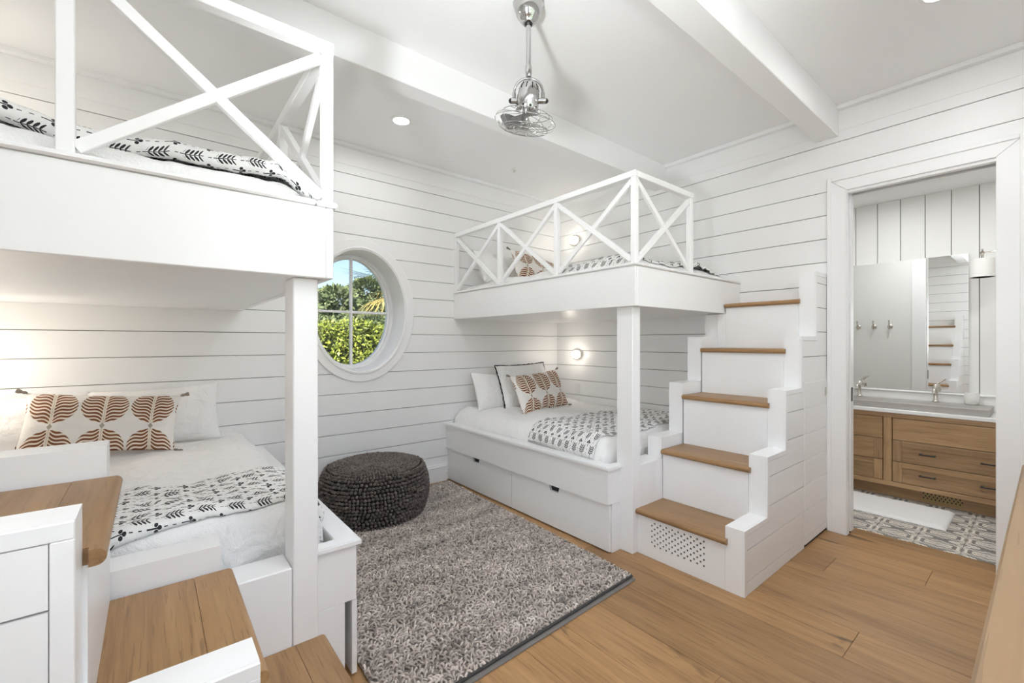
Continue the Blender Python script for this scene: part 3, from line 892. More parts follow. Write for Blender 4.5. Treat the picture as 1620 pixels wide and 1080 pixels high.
put('back_plate', MB().lathe([(.05, 0), (.05, .012), (.03, .02), (.012, .024)], (0, 0, 0), 18).move(Matrix.Translation((5.464, .12, 2.108)) @ Matrix.Rotation(-PI/2, 4, 'Y')), NICKEL, ls, smooth=40)
put('arm', MB().tube([(5.445, .12, 2.108), (5.36, .12, 2.108), (5.325, .125, 2.108), (5.30, .15, 2.108), (5.30, .36, 2.108)], .0055, 8), NICKEL, ls, smooth=50)
put('finial', MB().lathe([(0, -.022), (.006, -.022), (.012, -.010), (.016, 0), (.011, .010), (.005, .016), (.009, .022), (.004, .03), (0, .031)], (5.30, .362, 2.108), 14), NICKEL, ls, smooth=40)
put('stem', MB().tube([(5.30, .362, 2.09), (5.30, .362, 2.055)], .008, 8), NICKEL, ls, smooth=40)
put('shade', MB().lathe([(.073, .0), (.070, .150), (.060, .152), (.012, .152), (.012, .150), (.058, .149), (.067, .147), (.070, .0), (.073, .0)], (5.30, .362, 1.905), 28), SHADEM, ls, smooth=40)
# bath mat
mt = MB(); nx, ny = 28, 44; mt.uv = None
mx0, mx1, my0, my1 = 4.445, 4.975, .485, 1.30
for i in range(nx+1):
    for j in range(ny+1):
        x = mx0+(mx1-mx0)*i/nx; y = my0+(my1-my0)*j/ny
        e = min(i, nx-i, 2)/2*min(j, ny-j, 2)/2
        h = .004+.016*e+.0035*noise.noise((x*90, y*90, 3))*e
        mt.v.append((x+.004*noise.noise((x*20, y*20, 9)), y+.004*noise.noise((x*20, y*20, 5)), h))
for i in range(nx):
    for j in range(ny):
        a = i*(ny+1)+j; mt.f.append((a, a+ny+1, a+ny+2, a+1))
b = NB('white_terry'); b.bump(b.noise(b.coord(), 130, 3), .6, .01)
TERRY = b.set(Base_Color=(.86, .85, .84), Roughness=.95)
mat_o = put('bath_mat', mt, TERRY, smooth='all')
sm = mat_o.modifiers.new('thick', 'SOLIDIFY'); sm.thickness = .004
tag(mat_o, 'white terry bath mat on the patterned tile floor', 'bath mat')
lamp('bath_downlight', 'AREA', (4.6, 1.0, BZC-.02), 6.5, (.96, .98, 1), shape='DISK', size=.2)
lamp('bath_downlight_near', 'AREA', (4.6, .1, BZC-.02), 4.5, (.96, .98, 1), shape='DISK', size=.2)
for px, py, lab in ((4.6, 1.0, 'recessed downlight in the bathroom ceiling, farther from the lamp'), (4.6, .1, 'recessed downlight in the bathroom ceiling, nearer the wall lamp')):
    t = thing('downlight', lab, 'downlight', (px, py, BZC), group='bathroom downlights')
    put('trim_ring', MB().lathe([(.075, 0), (.075, -.006), (.056, -.010), (.055, 0)], (px, py, BZC), 24), PLASTIC, t, smooth=40)
    put('lens', MB().lathe([(0, -.004), (.055, -.004)], (px, py, BZC), 24), DOWNON, t)

# ------------------------------------------------------------------ downlights, speaker, sprinkler in the bedroom ceiling
DL = [(1.472, 3.135, 'recessed downlight in the ceiling near the oval window', 3.4, 1),
      (2.94, .34, 'recessed downlight in the ceiling near the bathroom doorway', 3.5, 1),
      (0.0, .34, 'unseen recessed downlight added for fill over the left staircase', 1.5, 0),  # out of view, put in to lift the room's brightness
      (1.47, .34, 'unseen recessed downlight added for fill over the dresser', 7.5, 0)]  # also unseen, added as ceiling fill
for px, py, lab, pw, seen in DL:
    t = thing('downlight', lab, 'downlight', (px, py, ZC), group='ceiling downlights')
    put('trim_ring', MB().lathe([(.078, 0), (.078, -.005), (.060, -.009), (.058, -.003)], (px, py, ZC), 28), PLASTIC, t, smooth=40)
    put('lens', MB().lathe([(0, -.005), (.058, -.005)], (px, py, ZC), 28), DOWNON, t)
    lamp('downlight_lamp', 'AREA', (px, py, ZC-.02), pw, (.97, .985, 1.0), shape='DISK', size=.13)
sp = thing('ceiling_speaker', 'flush white round speaker grille in the ceiling', 'speaker', (2.1, 3.50, ZC))
put('bezel', MB().lathe([(.088, 0), (.088, -.003), (.084, -.004), (.084, -.002)], (2.1, 3.50, ZC), 32), CEIL, sp, smooth=30)
put('grille', MB().lathe([(0, -.0025), (.083, -.0025)], (2.1, 3.50, ZC), 32), CEIL, sp)
sk2 = thing('fire_sprinkler', 'small white sprinkler head in the ceiling by the right bunk', 'sprinkler', (2.75, 3.33, ZC))
put('escutcheon', MB().lathe([(.03, 0), (.03, -.004), (.018, -.008)], (2.75, 3.33, ZC), 18), PLASTIC, sk2, smooth=40)
put('deflector', MB().lathe([(.007, -.008), (.007, -.022), (.016, -.023), (.016, -.025), (0, -.025)], (2.75, 3.33, ZC), 14), NICKEL, sk2, smooth=40)

# ------------------------------------------------------------------ bulkhead sconces
def sconce(x, y, z, d, lab, power):
    t = thing('bulkhead_sconce', lab, 'sconce', (x, y, z), group='bulkhead wall sconces')
    def oval(a, b, off, n=28): return [(x+d*off, y+a*math.cos(2*PI*i/n), z+b*math.sin(2*PI*i/n)) for i in range(n)]
    m = MB().ring([oval(.082, .064, .0005), oval(.082, .064, .018), oval(.076, .058, .026), oval(.068, .050, .026), oval(.068, .050, .012)])
    put('base_ring', m, NICKEL, t, fix=True, smooth=40)
    m = MB(); lp = []
    for k in range(9):
        a = PI/2*k/8
        lp.append(oval(.067*max(math.cos(a), .02)**.6, .049*max(math.cos(a), .02)**.6, .018+.058*math.sin(a)))
    m.ring(lp); m.f.append(tuple(range(len(m.v)-28, len(m.v))))
    put('glass_lens', m, LAMPON, t, fix=True, smooth='all')
    for dz in (-.022, 0, .022):
        pts = [(x+d*(.02+.061*math.sin(PI*k/10)**.6), y-.072*math.cos(PI*k/10), z+dz*(.5+.5*math.sin(PI*k/10))) for k in range(11)]
        put('cage_bar', MB().tube(pts, .0022, 6), NICKEL, t, smooth=50)
    pts = [(x+d*(.02+.061*math.sin(PI*k/10)**.6), y, z-.054*math.cos(PI*k/10)) for k in range(11)]
    put('cage_bar', MB().tube(pts, .0022, 6), NICKEL, t, smooth=50)
    lamp('sconce_lamp', 'POINT', (x+d*.14, y, z), power, (1, .90, .78), shadow_soft_size=.04)
sconce(XR, 3.485, 1.228, -1, 'lit nickel caged sconce above the lower right bed', 1.0)
sconce(XR, 3.515, 2.553, -1, 'lit nickel caged sconce above the upper right bunk', .9)
sconce(XL, 3.46, 1.228, 1, 'lit nickel caged sconce on the left wall above the lower bed', 3.0)
sconce(XL, 3.46, 2.553, 1, 'lit nickel caged sconce on the left wall above the upper bunk', 2.0)
sw = thing('light_switch', 'white rocker switch on the wall beside the lower right bed', 'switch', (XR, 3.485, .835))
put('plate', MB().box((XR-.006, 3.450, .777), (XR-.0002, 3.520, .893), .002), PLASTIC, sw)
put('rocker', MB().box((XR-.009, 3.468, .802), (XR-.0062, 3.502, .868), .0015), PLASTIC, sw)
ou = thing('wall_outlet', 'white outlet low on the baseboard by the pouf', 'outlet', (2.04, YW-.02, .075))
put('plate', MB().box((2.005, YW-.0235, .035), (2.075, YW-.0183, .115), .002), PLASTIC, ou)
for zz_ in (.058, .093):
    s_ = put('receptacle', MB().box((2.024, YW-.0255, zz_-.013), (2.056, YW-.0236, zz_+.013), .001), PLASTIC, ou)
    put('slot', MB().box((2.032, YW-.0262, zz_-.006), (2.034, YW-.0256, zz_+.006), 0), DARK, s_); put('slot', MB().box((2.045, YW-.0262, zz_-.006), (2.047, YW-.0256, zz_+.006), 0), DARK, s_)

# ------------------------------------------------------------------ oscillating ceiling fan
FX, FY = 1.455, 1.651
fan = thing('ceiling_fan', 'chrome caged oscillating ceiling fan on a downrod', 'ceiling fan', (FX, FY, ZC))
put('canopy', MB().lathe([(.078, 0), (.078, -.006), (.072, -.012), (.070, -.03), (.060, -.062), (.042, -.088), (.030, -.098), (.028, -.104), (.020, -.105), (.020, -.098)], (FX, FY, ZC), 32), CHROME, fan, smooth=40)
put('ball_joint', MB().lathe([(.021, -.10), (.018, -.112), (.012, -.118)], (FX, FY, ZC), 16), BLACK, fan, smooth=40)
put('downrod', MB().tube([(FX, FY, ZC-.10), (FX, FY, 2.70)], .0125, 16), CHROME, fan, smooth=40)
put('coupling', MB().tube([(FX, FY, 2.748), (FX, FY, 2.742), (FX, FY, 2.705), (FX, FY, 2.690)], [.014, .0165, .0165, .013], 16), CHROME, fan, smooth=40)
tl = Matrix.Translation((FX, FY, 2.60)) @ Matrix.Rotation(math.radians(-39), 4, 'Z')   # across the picture
def fl_(m): return m.move(tl)
arch = [(.072*math.cos(PI*k/16)*1.0, 0, .085*math.sin(PI*k/16)**.8) for k in range(17)]
put('yoke', fl_(MB().tube([(.072, 0, -.015)]+arch+[(-.072, 0, -.015)], .0065, 10)), CHROME, fan, smooth=50)
for s_ in (1, -1):
    kn = put('pivot_knob', fl_(MB().tube([(s_*.050, 0, -.028), (s_*.086, 0, -.028)], .014, 16)), CHROME, fan, smooth=40)
    put('knob_cap', fl_(MB().tube([(s_*.0862, 0, -.028), (s_*.095, 0, -.028), (s_*.099, 0, -.028)], [.0135, .010, .004], 14)), BLACK, kn, smooth=40)
    put('yoke_socket', fl_(MB().tube([(s_*.072, 0, -.016), (s_*.072, 0, .012)], .0095, 12)), CHROME, kn, smooth=40)
t2 = tl @ Matrix.Rotation(math.radians(8), 4, 'Y') @ Matrix.Rotation(math.radians(10), 4, 'X')
def f2(m): return m.move(t2)
hs = put('motor_housing', f2(MB().lathe([(.0, .072), (.018, .070), (.034, .058), (.046, .036), (.053, .010), (.0555, -.008), (.057, -.012), (.057, -.066), (.053, -.074), (.030, -.078), (0, -.078)], (0, 0, 0), 32)), CHROME, fan, smooth=40)
for k in range(10):
    a = 2*PI*k/10
    p0 = (.0505*math.cos(a), .0505*math.sin(a), .022); p1 = (.040*math.cos(a), .040*math.sin(a), .050)
    put('cooling_slot', f2(MB().bar(p0, p1, .004, .003, (math.cos(a), math.sin(a), .4), 0)), DARK, hs)
    p0 = (.0565*math.cos(a), .0565*math.sin(a), -.066); p1 = (.0565*math.cos(a), .0565*math.sin(a), -.056)
    put('cooling_slot', f2(MB().bar(p0, p1, .011, .003, (math.cos(a), math.sin(a), 0), 0)), DARK, hs)
CZ = -.125
def circ(r, z, n=48): return [(r*math.cos(2*PI*i/n), r*math.sin(2*PI*i/n), z) for i in range(n)]
wr_ = .0020
put('cage_ring', f2(MB().tube(circ(.153, CZ), wr_, 6, True)), CHROME, fan, smooth='all')
put('cage_ring', f2(MB().tube(circ(.118, CZ+.036), wr_, 6, True)), CHROME, fan, smooth='all')
put('cage_ring', f2(MB().tube(circ(.118, CZ-.034), wr_+.0006, 6, True)), CHROME, fan, smooth='all')
for r in (.095, .074, .053):
    put('cage_ring', f2(MB().tube(circ(r, CZ-.036, 32), .0014, 6, True)), CHROME, fan, smooth='all')
for k in range(10):
    a = 2*PI*k/10+.2
    rz = [(.030, .040), (.080, .040), (.118, .036), (.142, .022), (.1525, 0), (.142, -.020), (.118, -.034), (.080, -.037), (.032, -.037)]
    put('cage_rib', f2(MB().tube([(r*math.cos(a), r*math.sin(a), CZ+q) for r, q in rz], .0016, 6)), CHROME, fan, smooth='all')
put('cage_boss', f2(MB().lathe([(0, CZ-.043), (.026, CZ-.042), (.034, CZ-.037), (.030, CZ-.034)], (0, 0, 0), 20)), CHROME, fan, smooth=40)
put('hub', f2(MB().lathe([(.016, -.078), (.016, -.100), (.022, -.112), (.022, -.138), (.012, -.146), (0, -.147)], (0, 0, 0), 16)), CHROME, fan, smooth=40)
for k in range(3):
    a0 = 2*PI*k/3+.55
    m = MB(); nr_, na = 6, 8
    for layer in (0, 1):
        for i in range(nr_+1):
            r = .018+.112*i/nr_
            half = math.radians(14+34*math.sin(PI*min(1, i/nr_*.72+.08)))*(.6+.4*i/nr_) if i < nr_ else math.radians(20)
            for j in range(na+1):
                q = -1+2*j/na
                a = a0+half*q
                m.v.append((r*math.cos(a), r*math.sin(a), CZ+.018*q+(.0016 if layer else 0)))
    N0 = (nr_+1)*(na+1)
    for i in range(nr_):
        for j in range(na):
            b0 = i*(na+1)+j
            m.f.append((b0, b0+na+1, b0+na+2, b0+1)); m.f.append((N0+b0, N0+b0+1, N0+b0+na+2, N0+b0+na+1))
    put('blade', f2(m), STEELBLADE, fan, smooth=40)

# ------------------------------------------------------------------ rug, pad and pouf
RX0, RX1, RY0, RY1 = .665, 2.165, 1.525, 3.70
import numpy as np
rng = np.random.default_rng(5)
pad = put('rug_pad', (lambda m: (setattr(m, 'v', [(a+.036*(b-1.53), b+.04*(a-1.6)-.012, c) for a, b, c in m.v]), m)[1])(MB().box((RX0+.06, RY0-.02, .0005), (RX1-.004, RY1-.05, .006), .002)), plain('grey_felt', (.17, .155, .145), .95))
tag(pad, 'thin grey felt pad sticking out under the rug edge', 'rug pad')
rug = thing('rug', 'chunky looped taupe wool rug on the oak floor', 'rug', (1.43, 2.6, .0065))
SH = lambda m: (setattr(m, 'v', [(a+.036*(b-1.53), b+.04*(a-1.6), c) for a, b, c in m.v]), m)[1]
put('backing', SH(MB().box((RX0, RY0, .0065), (RX1, RY1, .015), .003)), plain('rug_backing', (.20, .17, .15), .95), rug)
put('binding', SH(MB().bar((RX0, RY0-.003, .0135), (RX1, RY0-.003, .0135), .014, .012, ch=.004)), plain('charcoal_binding', (.05, .047, .046), .9), rug)
put('binding', SH(MB().bar((RX1+.001, RY0+.0, .0135), (RX1+.001, RY1, .0135), .010, .012, ch=.004)), plain('charcoal_binding_side', (.06, .055, .053), .9), rug)
px_ = .0185
gx = np.arange(RX0+.010, RX1-.006, px_); gy = np.arange(RY0+.012, RY1-.006, px_*.92)
GX, GY = np.meshgrid(gx, gy, indexing='ij'); cx = GX.ravel(); cy = GY.ravel()
cx = cx+np.tile((np.arange(len(gy)) % 2)*px_*.5, len(gx)); cx = np.minimum(cx, RX1-.008)
Nl = len(cx)
cx = cx+rng.normal(0, .003, Nl); cy = cy+rng.normal(0, .003, Nl)
ang = np.where(rng.random(Nl) < .5, .75, -.75)+rng.normal(0, .5, Nl)
R_ = rng.uniform(.0088, .0122, Nl); H_ = rng.uniform(.006, .012, Nl); rr_ = rng.uniform(.0042, .0056, Nl)
K, S = 6, 5
th = np.linspace(-.15, PI+.15, K)
cxl = np.cos(th)[None]*R_[:, None]; czl = np.sin(th)[None]*H_[:, None]
tx = -np.sin(th)[None]*R_[:, None]; tz = np.cos(th)[None]*H_[:, None]
ln = np.sqrt(tx**2+tz**2); tx /= ln; tz /= ln
ca, sa = np.cos(ang)[:, None, None], np.sin(ang)[:, None, None]
ph = np.linspace(0, 2*PI, S, endpoint=False)
nx_ = tz; nz_ = -tx                                         # normal inside the loop plane
lean = rng.normal(0, .35, Nl)[:, None, None]
lx = cxl[:, :, None]+nx_[:, :, None]*np.cos(ph)*rr_[:, None, None]
lz = czl[:, :, None]+nz_[:, :, None]*np.cos(ph)*rr_[:, None, None]
ly = np.sin(ph)[None, None]*rr_[:, None, None]+lean*lz
VX_ = cx[:, None, None]+lx*ca-ly*sa; VY_ = cy[:, None, None]+lx*sa+ly*ca; VZ_ = .0135+np.maximum(lz, -.004)
VX_, VY_ = VX_+.036*(VY_-1.53), VY_+.04*(VX_-1.6)
V = np.stack([VX_-1.43, VY_-2.6, VZ_-.0065], -1).reshape(-1, 3)
base = (np.arange(Nl)*K*S)[:, None, None]; kk = np.arange(K-1)[None, :, None]*S; jj = np.arange(S)[None, None]; j2 = (np.arange(S)+1) % S
Q = np.stack([base+kk+jj, base+kk+j2[None, None], base+kk+S+j2[None, None], base+kk+S+jj], -1).reshape(-1, 4)
me = bpy.data.meshes.new('pile')
me.vertices.add(len(V)); me.vertices.foreach_set('co', V.ravel())
me.loops.add(Q.size); me.loops.foreach_set('vertex_index', Q.ravel().astype(np.int32))
me.polygons.add(len(Q)); me.polygons.foreach_set('loop_start', np.arange(0, Q.size, 4, dtype=np.int32))
me.polygons.foreach_set('use_smooth', np.ones(len(Q), dtype=bool))
me.update(calc_edges=True)
big = np.array([noise.noise((a*3.5, b*9, 0)) for a, b in zip(cx, cy)])
tone = np.clip(.50+.19*rng.normal(0, 1, Nl)+.32*big, 0, 1)
at = me.attributes.new('tone', 'FLOAT', 'POINT'); at.data.foreach_set('value', np.repeat(tone, K*S))
me.materials.append(WOOL)
po = bpy.data.objects.new('pile', me); COL.objects.link(po); po.parent = rug; po['kind'] = 'stuff'

PX, PY = 1.375, 3.40
pf = thing('pouf', 'dark charcoal knitted wool pouf on the rug below the window', 'pouf', (PX, PY, .024))
def pprof(t):
    """profile of the pouf: t 0 (bottom edge) .. 1 (rim) .. 2 (top centre); returns r, z"""
    if t <= 1:
        zz = .022+.372*t
        r = .358+.050*math.sin(PI*min(1, max(0, t*.98)))**.8
        return r, zz
    u = t-1
    r = .352*(1-u)
    zz = .394+.033*math.sin(min(1, u*3.2)*PI/2)-.020*max(0, u-.4)
    return r, zz
prof = [pprof(i/12) for i in range(0, 25)]
prof = [(max(r-.014, 0), z_-(.010 if i > 11 else 0)) for i, (r, z_) in enumerate(prof)]
put('core', MB().lathe([(0, .026), (.30, .026)]+prof, (PX, PY, 0), 40, 1.03, .97), plain('pouf_core', (.02, .016, .014), 1), pf, smooth='all')
# beads of knotted wool in rows
ico = bmesh.new(); bmesh.ops.create_icosphere(ico, subdivisions=1, radius=1)
iv = np.array([v.co[:] for v in ico.verts]); iff = np.array([[v.index for v in f.verts] for f in ico.faces]); ico.free()
bc, bs, bt, bax = [], [], [], []
nrow = 15
for r_ in range(nrow):
    R0, zz = pprof((r_+.3)/nrow)
    nb = int(2*PI*R0/.0265)
    for j in range(nb):
        a = 2*PI*j/nb+.02*noise.noise((j*.3, r_*.4, 0))
        bc.append((PX+R0*1.03*math.cos(a), PY+R0*.97*math.sin(a), zz+.003*rng.normal())); bax.append((math.cos(a), math.sin(a), 0)); bs.append((.0140, .0125, .0118))
r_ = .352
while r_ > .012:
    u = 1-r_/.352; R0, zz = pprof(1+u)
    nb = max(3, int(2*PI*r_/.021))
    for j in range(nb):
        a = 2*PI*j/nb+r_*40
        bc.append((PX+R0*1.03*math.cos(a), PY+R0*.97*math.sin(a), zz+.002*rng.normal())); bax.append((math.cos(a), math.sin(a), .0)); bs.append((.0105, .0105, .0105))
    r_ -= .0185
vs, fs, tn = [], [], []
for k, (c, ax, sc) in enumerate(zip(bc, bax, bs)):
    n_ = np.array(ax); tg = np.array((-ax[1], ax[0], 0)); up = np.array((0, 0, 1.0))
    j = 1+.12*rng.normal()
    P_ = iv[:, :1]*n_*sc[0]+iv[:, 1:2]*tg*sc[1]*j+iv[:, 2:]*up*sc[2]
    fs.append(iff+len(vs)*len(iv)); vs.append(P_+np.array(c)); tn += [float(np.clip(.5+.2*rng.normal()+(.15 if sc[0] < .012 else 0), 0, 1))]*len(iv)
m = MB(); m.v = [tuple(p) for p in np.concatenate(vs)]; m.f = [tuple(int(i) for i in f) for f in np.concatenate(fs)]
put('knit_cover', m, POUFM, pf, smooth='all', kind='stuff', tone=tn)

# ------------------------------------------------------------------ dresser in front of the camera, under the added back window
dr = thing('dresser', 'pale wood dresser at the right edge of the foreground', 'dresser', (1.56, -.18, 0))
dx0, dx1, dy0, dy1, dz = .50, 2.615, -.44, .072, .90
m = MB(); rc = .02
pts = []
for cx_, cy_, a0 in ((dx1-rc, dy1-rc, 0), (dx0+rc, dy1-rc, PI/2), (dx0+rc, dy0+rc, PI), (dx1-rc, dy0+rc, 3*PI/2)):
    pts += [(cx_+rc*math.cos(a0+PI/2*i/5), cy_+rc*math.sin(a0+PI/2*i/5)) for i in range(6)]
def ins(d): return [(min(max(p[0], dx0+d), dx1-d), min(max(p[1], dy0+d), dy1-d)) for p in pts]
m.ring([[(*p, dz-.038) for p in ins(0)], [(*p, dz-.005) for p in ins(0)], [(*p, dz) for p in ins(.005)]])
m.f.append(tuple(range(2*len(pts), 3*len(pts)))); m.f.append(tuple(range(len(pts)-1, -1, -1)))
put('top', m, PALEWOOD, dr, smooth=40)
put('carcass', MB().box((dx0+.03, dy0+.01, .10), (dx1-.03, dy1-.035, dz-.0385), .003), PALEWOOD, dr)
for i in range(3):
    for j in range(3):
        w_ = (dx1-dx0-.06)/3
        d = put('drawer', MB().box((dx0+.03+w_*i+.005, dy1-.0345, .11+.25*j+.005), (dx0+.03+w_*(i+1)-.005, dy1-.016, .11+.25*(j+1)-.005), .003), PALEWOOD, dr)
        xc = dx0+.03+w_*(i+.5)
        put('knob', MB().lathe([(.006, 0), (.006, .012), (.014, .018), (.012, .026), (0, .028)], (0, 0, 0), 14).move(Matrix.Translation((xc, dy1-.016, .235+.25*j)) @ Matrix.Rotation(-PI/2, 4, 'X')), BLACK, d, smooth=40)
for lx_ in (dx0+.06, dx1-.06):
    for ly_ in (dy0+.05, dy1-.07):
        put('leg', MB().bar((lx_, ly_, 0), (lx_, ly_, .0995), .045, .045, (0, 1, 0), .004), PALEWOOD, dr)

# ------------------------------------------------------------------ bedding
def prof1(s, a, r):
    """distance from the middle along the cloth -> (offset, drop)"""
    sg = 1 if s >= 0 else -1; q = abs(s); f = a-r
    if q <= f: return sg*q, 0.0
    t = (q-f)/r
    if t < PI/2: return sg*(f+r*math.sin(t)), r*(1-math.cos(t))
    return sg*a, r+(q-f)-r*PI/2
class Bed:
    def __init__(s, x0, x1, y0, y1, zt, zb, r=.13, seed=0, amp=1.0, ry=None):
        s.c = ((x0+x1)/2, (y0+y1)/2); s.a = ((x1-x0)/2, (y1-y0)/2); s.zt = zt; s.zb = zb; s.r = r; s.ry = ry or r; s.seed = seed; s.amp = amp
        s.drop = zt-zb
    def ext(s, k):
        r = s.r if k == 0 else s.ry
        return s.a[k]-r+r*PI/2+max(0, s.drop-r)
    def at(s, sx, sy, lift=0.0):
        ox, dx = prof1(sx, s.a[0]+lift, s.r+lift); oy, dy = prof1(sy, s.a[1]+lift, s.ry+lift)
        d = (dx**4+dy**4)**.25
        x, y = s.c[0]+ox, s.c[1]+oy
        w = 2.4*s.amp*(.012*noise.noise((sx*2.1, sy*2.1, s.seed))+.009*noise.noise((sx*5.5+.8*sy, sy*4.2, s.seed+5))+.006*abs(noise.noise((sx*9+sy*6, sy*11-sx*4, s.seed+9)))
                   +.004*noise.noise((sx*23, sy*19, s.seed+3)))
        # the sides carry the same creases outwards
        e = min(1, d/.10)
        ux = (1 if ox > 0 else -1)*(dx/(dx+dy+1e-6)) if dx > 0 else 0
        uy = (1 if oy > 0 else -1)*(dy/(dx+dy+1e-6)) if dy > 0 else 0
        z_ = s.zt-d+lift+w*(1-e)
        fold = .016*s.amp*noise.noise((sx*7 if dy > dx else sy*7, d*3, s.seed+20))
        lim = max(s.zb, 0)
        return (min(max(x+ux*e*(w+fold), XL+.022), XR-.022), min(y+uy*e*(w+fold), YW-.020), max(z_, lim))
    def sheet(s, sx0, sx1, f0, f1, nx, ny, lift=0.0, uv=False, rumple=None):
        m = MB(); m.uv = [] if uv else None
        for i in range(nx+1):
            sx = sx0+(sx1-sx0)*i/nx
            for j in range(ny+1):
                v = j/ny
                sy = f0(sx)+(f1(sx)-f0(sx))*v
                p = s.at(sx, sy, lift)
                if rumple: p = rumple(p, i/nx, v)
                m.v.append(p)
                if uv: m.uv.append((sx, sy))
        for i in range(nx):
            for j in range(ny):
                a = i*(ny+1)+j; m.f.append((a, a+ny+1, a+ny+2, a+1))
        return m
def duvet(bed, label, group):
    ex, ey = bed.ext(0), bed.ext(1)
    m = bed.sheet(-ex, ex, lambda x: -ey, lambda x: ey, 84, 100)
    o = put('duvet', m, LINEN, smooth='all')
    md = o.modifiers.new('thick', 'SOLIDIFY'); md.thickness = .012; md.offset = -1
    return tag(o, label, 'duvet', group)
def throw(bed, y0, y1, label, skew=0.0, sx0=None, sx1=None, thick=.014, lift=.004, rumple=None, nx=120, ny=44):
    ex = bed.ext(0)
    a0 = -ex if sx0 is None else sx0; a1 = ex if sx1 is None else sx1
    r = thick/2
    hem = [-90+18*k for k in range(10)]
    m = MB(); m.uv = []
    for i in range(nx+1):
        sx = a0+(a1-a0)*i/nx
        f0 = y0-bed.c[1]+skew*sx+.006*math.sin(sx*9); f1 = y1-bed.c[1]+skew*sx+.008*math.sin(sx*7+1)
        col = []
        for d in hem:
            c, q = math.cos(math.radians(d)), math.sin(math.radians(d))
            col.append((f0+r-r*c, r+r*q, f0+r-r*math.radians(90-d), 0.0))
        for k in range(1, ny):
            v = k/ny; sy = f0+r+(f1-f0-2*r)*v
            col.append((sy, 2*r, sy, v))
        for d in reversed(hem):
            c, q = math.cos(math.radians(d)), math.sin(math.radians(d))
            col.append((f1-r+r*c, r+r*q, f1-r+r*math.radians(90-d), 1.0))
        for sy, h, vv, v in col:
            p = bed.at(sx, sy, lift+h)
            if rumple: p = rumple(p, i/nx, v)
            m.v.append(p); m.uv.append((sx, vv))
    n = len(col)
    for i in range(nx):
        for k in range(n-1):
            a = i*n+k; m.f.append((a, a+n, a+n+1, a+1))
    for e, o in ((0, 1), (nx*n, -1)):                       # close the two ends
        m.f.append(tuple(e+k for k in range(n))[::o])
    ob = put('throw_blanket', m, QUILT, smooth='all')
    return tag(ob, label, 'throw', 'block-printed throws on the beds')
GD = 'white duvets on the beds'
bRL = Bed(2.356, 3.818, 1.905, 3.805, .705, .302, .14, 1)
bLL = Bed(-.885, .540, 1.895, 3.805, .735, .302, .13, 2, ry=.05)
bRU = Bed(2.425, 3.818, 1.735, 3.805, 1.955, 1.627, .15, 3)
bLU = Bed(-.885, .445, 1.735, 3.805, 1.95, 1.627, .12, 4, .7, ry=.06)
duvet(bRL, 'white duvet on the lower right bed, under the tilted leaf pillow', GD)
duvet(bLL, 'white duvet on the lower left bed, behind the foreground stairs', GD)
duvet(bRU, 'white duvet on the upper right bunk', GD)
duvet(bLU, 'white duvet on the upper left bunk, barely seen over the edge', GD)
def sdrop(bed, zlow):      # cloth length from the middle to height zlow on the long side
    return bed.a[0]-bed.r+bed.r*PI/2+max(0, bed.zt-bed.r-zlow)
throw(bRL, 1.985, 2.66, 'black and white block-print throw draped over the lower right bed', sx0=-sdrop(bRL, .572), sx1=bRL.a[0]-.02)
throw(bLL, 1.862, 2.385, 'black and white block-print throw across the foot of the lower left bed', skew=.12, sx0=-bLL.a[0]+.02, sx1=sdrop(bLL, .575), thick=.026)
def rum(p, u, v):
    k = max(0, min(1, (p[0]-3.08)/.12))*max(0, min(1, (3.70-p[0])/.2))*max(0, 1-v*2.5)
    return (p[0]+.03*k*noise.noise((p[0]*14, p[1]*10, 3)), p[1]-.02*k, p[2]+k*(.012+.05*abs(noise.noise((p[0]*11, p[1]*9, 7)))))
throw(bRU, 1.80, 2.47, 'black and white block-print throw spread on the upper right bunk', sx0=-sdrop(bRU, 1.88), sx1=bRU.a[0]-.02, rumple=rum)
def rum2(p, u, v):
    k = max(0, 1-v*3)
    return (p[0], p[1]-.01*k*math.sin(u*20), p[2]+.02*k*noise.noise((p[0]*4, 2, 7))+.012*k)
throw(bLU, 1.815, 2.30, 'folded black and white block-print throw on the upper left bunk', skew=-.06, sx0=-bLU.a[0]+.02, sx1=sdrop(bLU, 1.885), thick=.060, rumple=rum2)

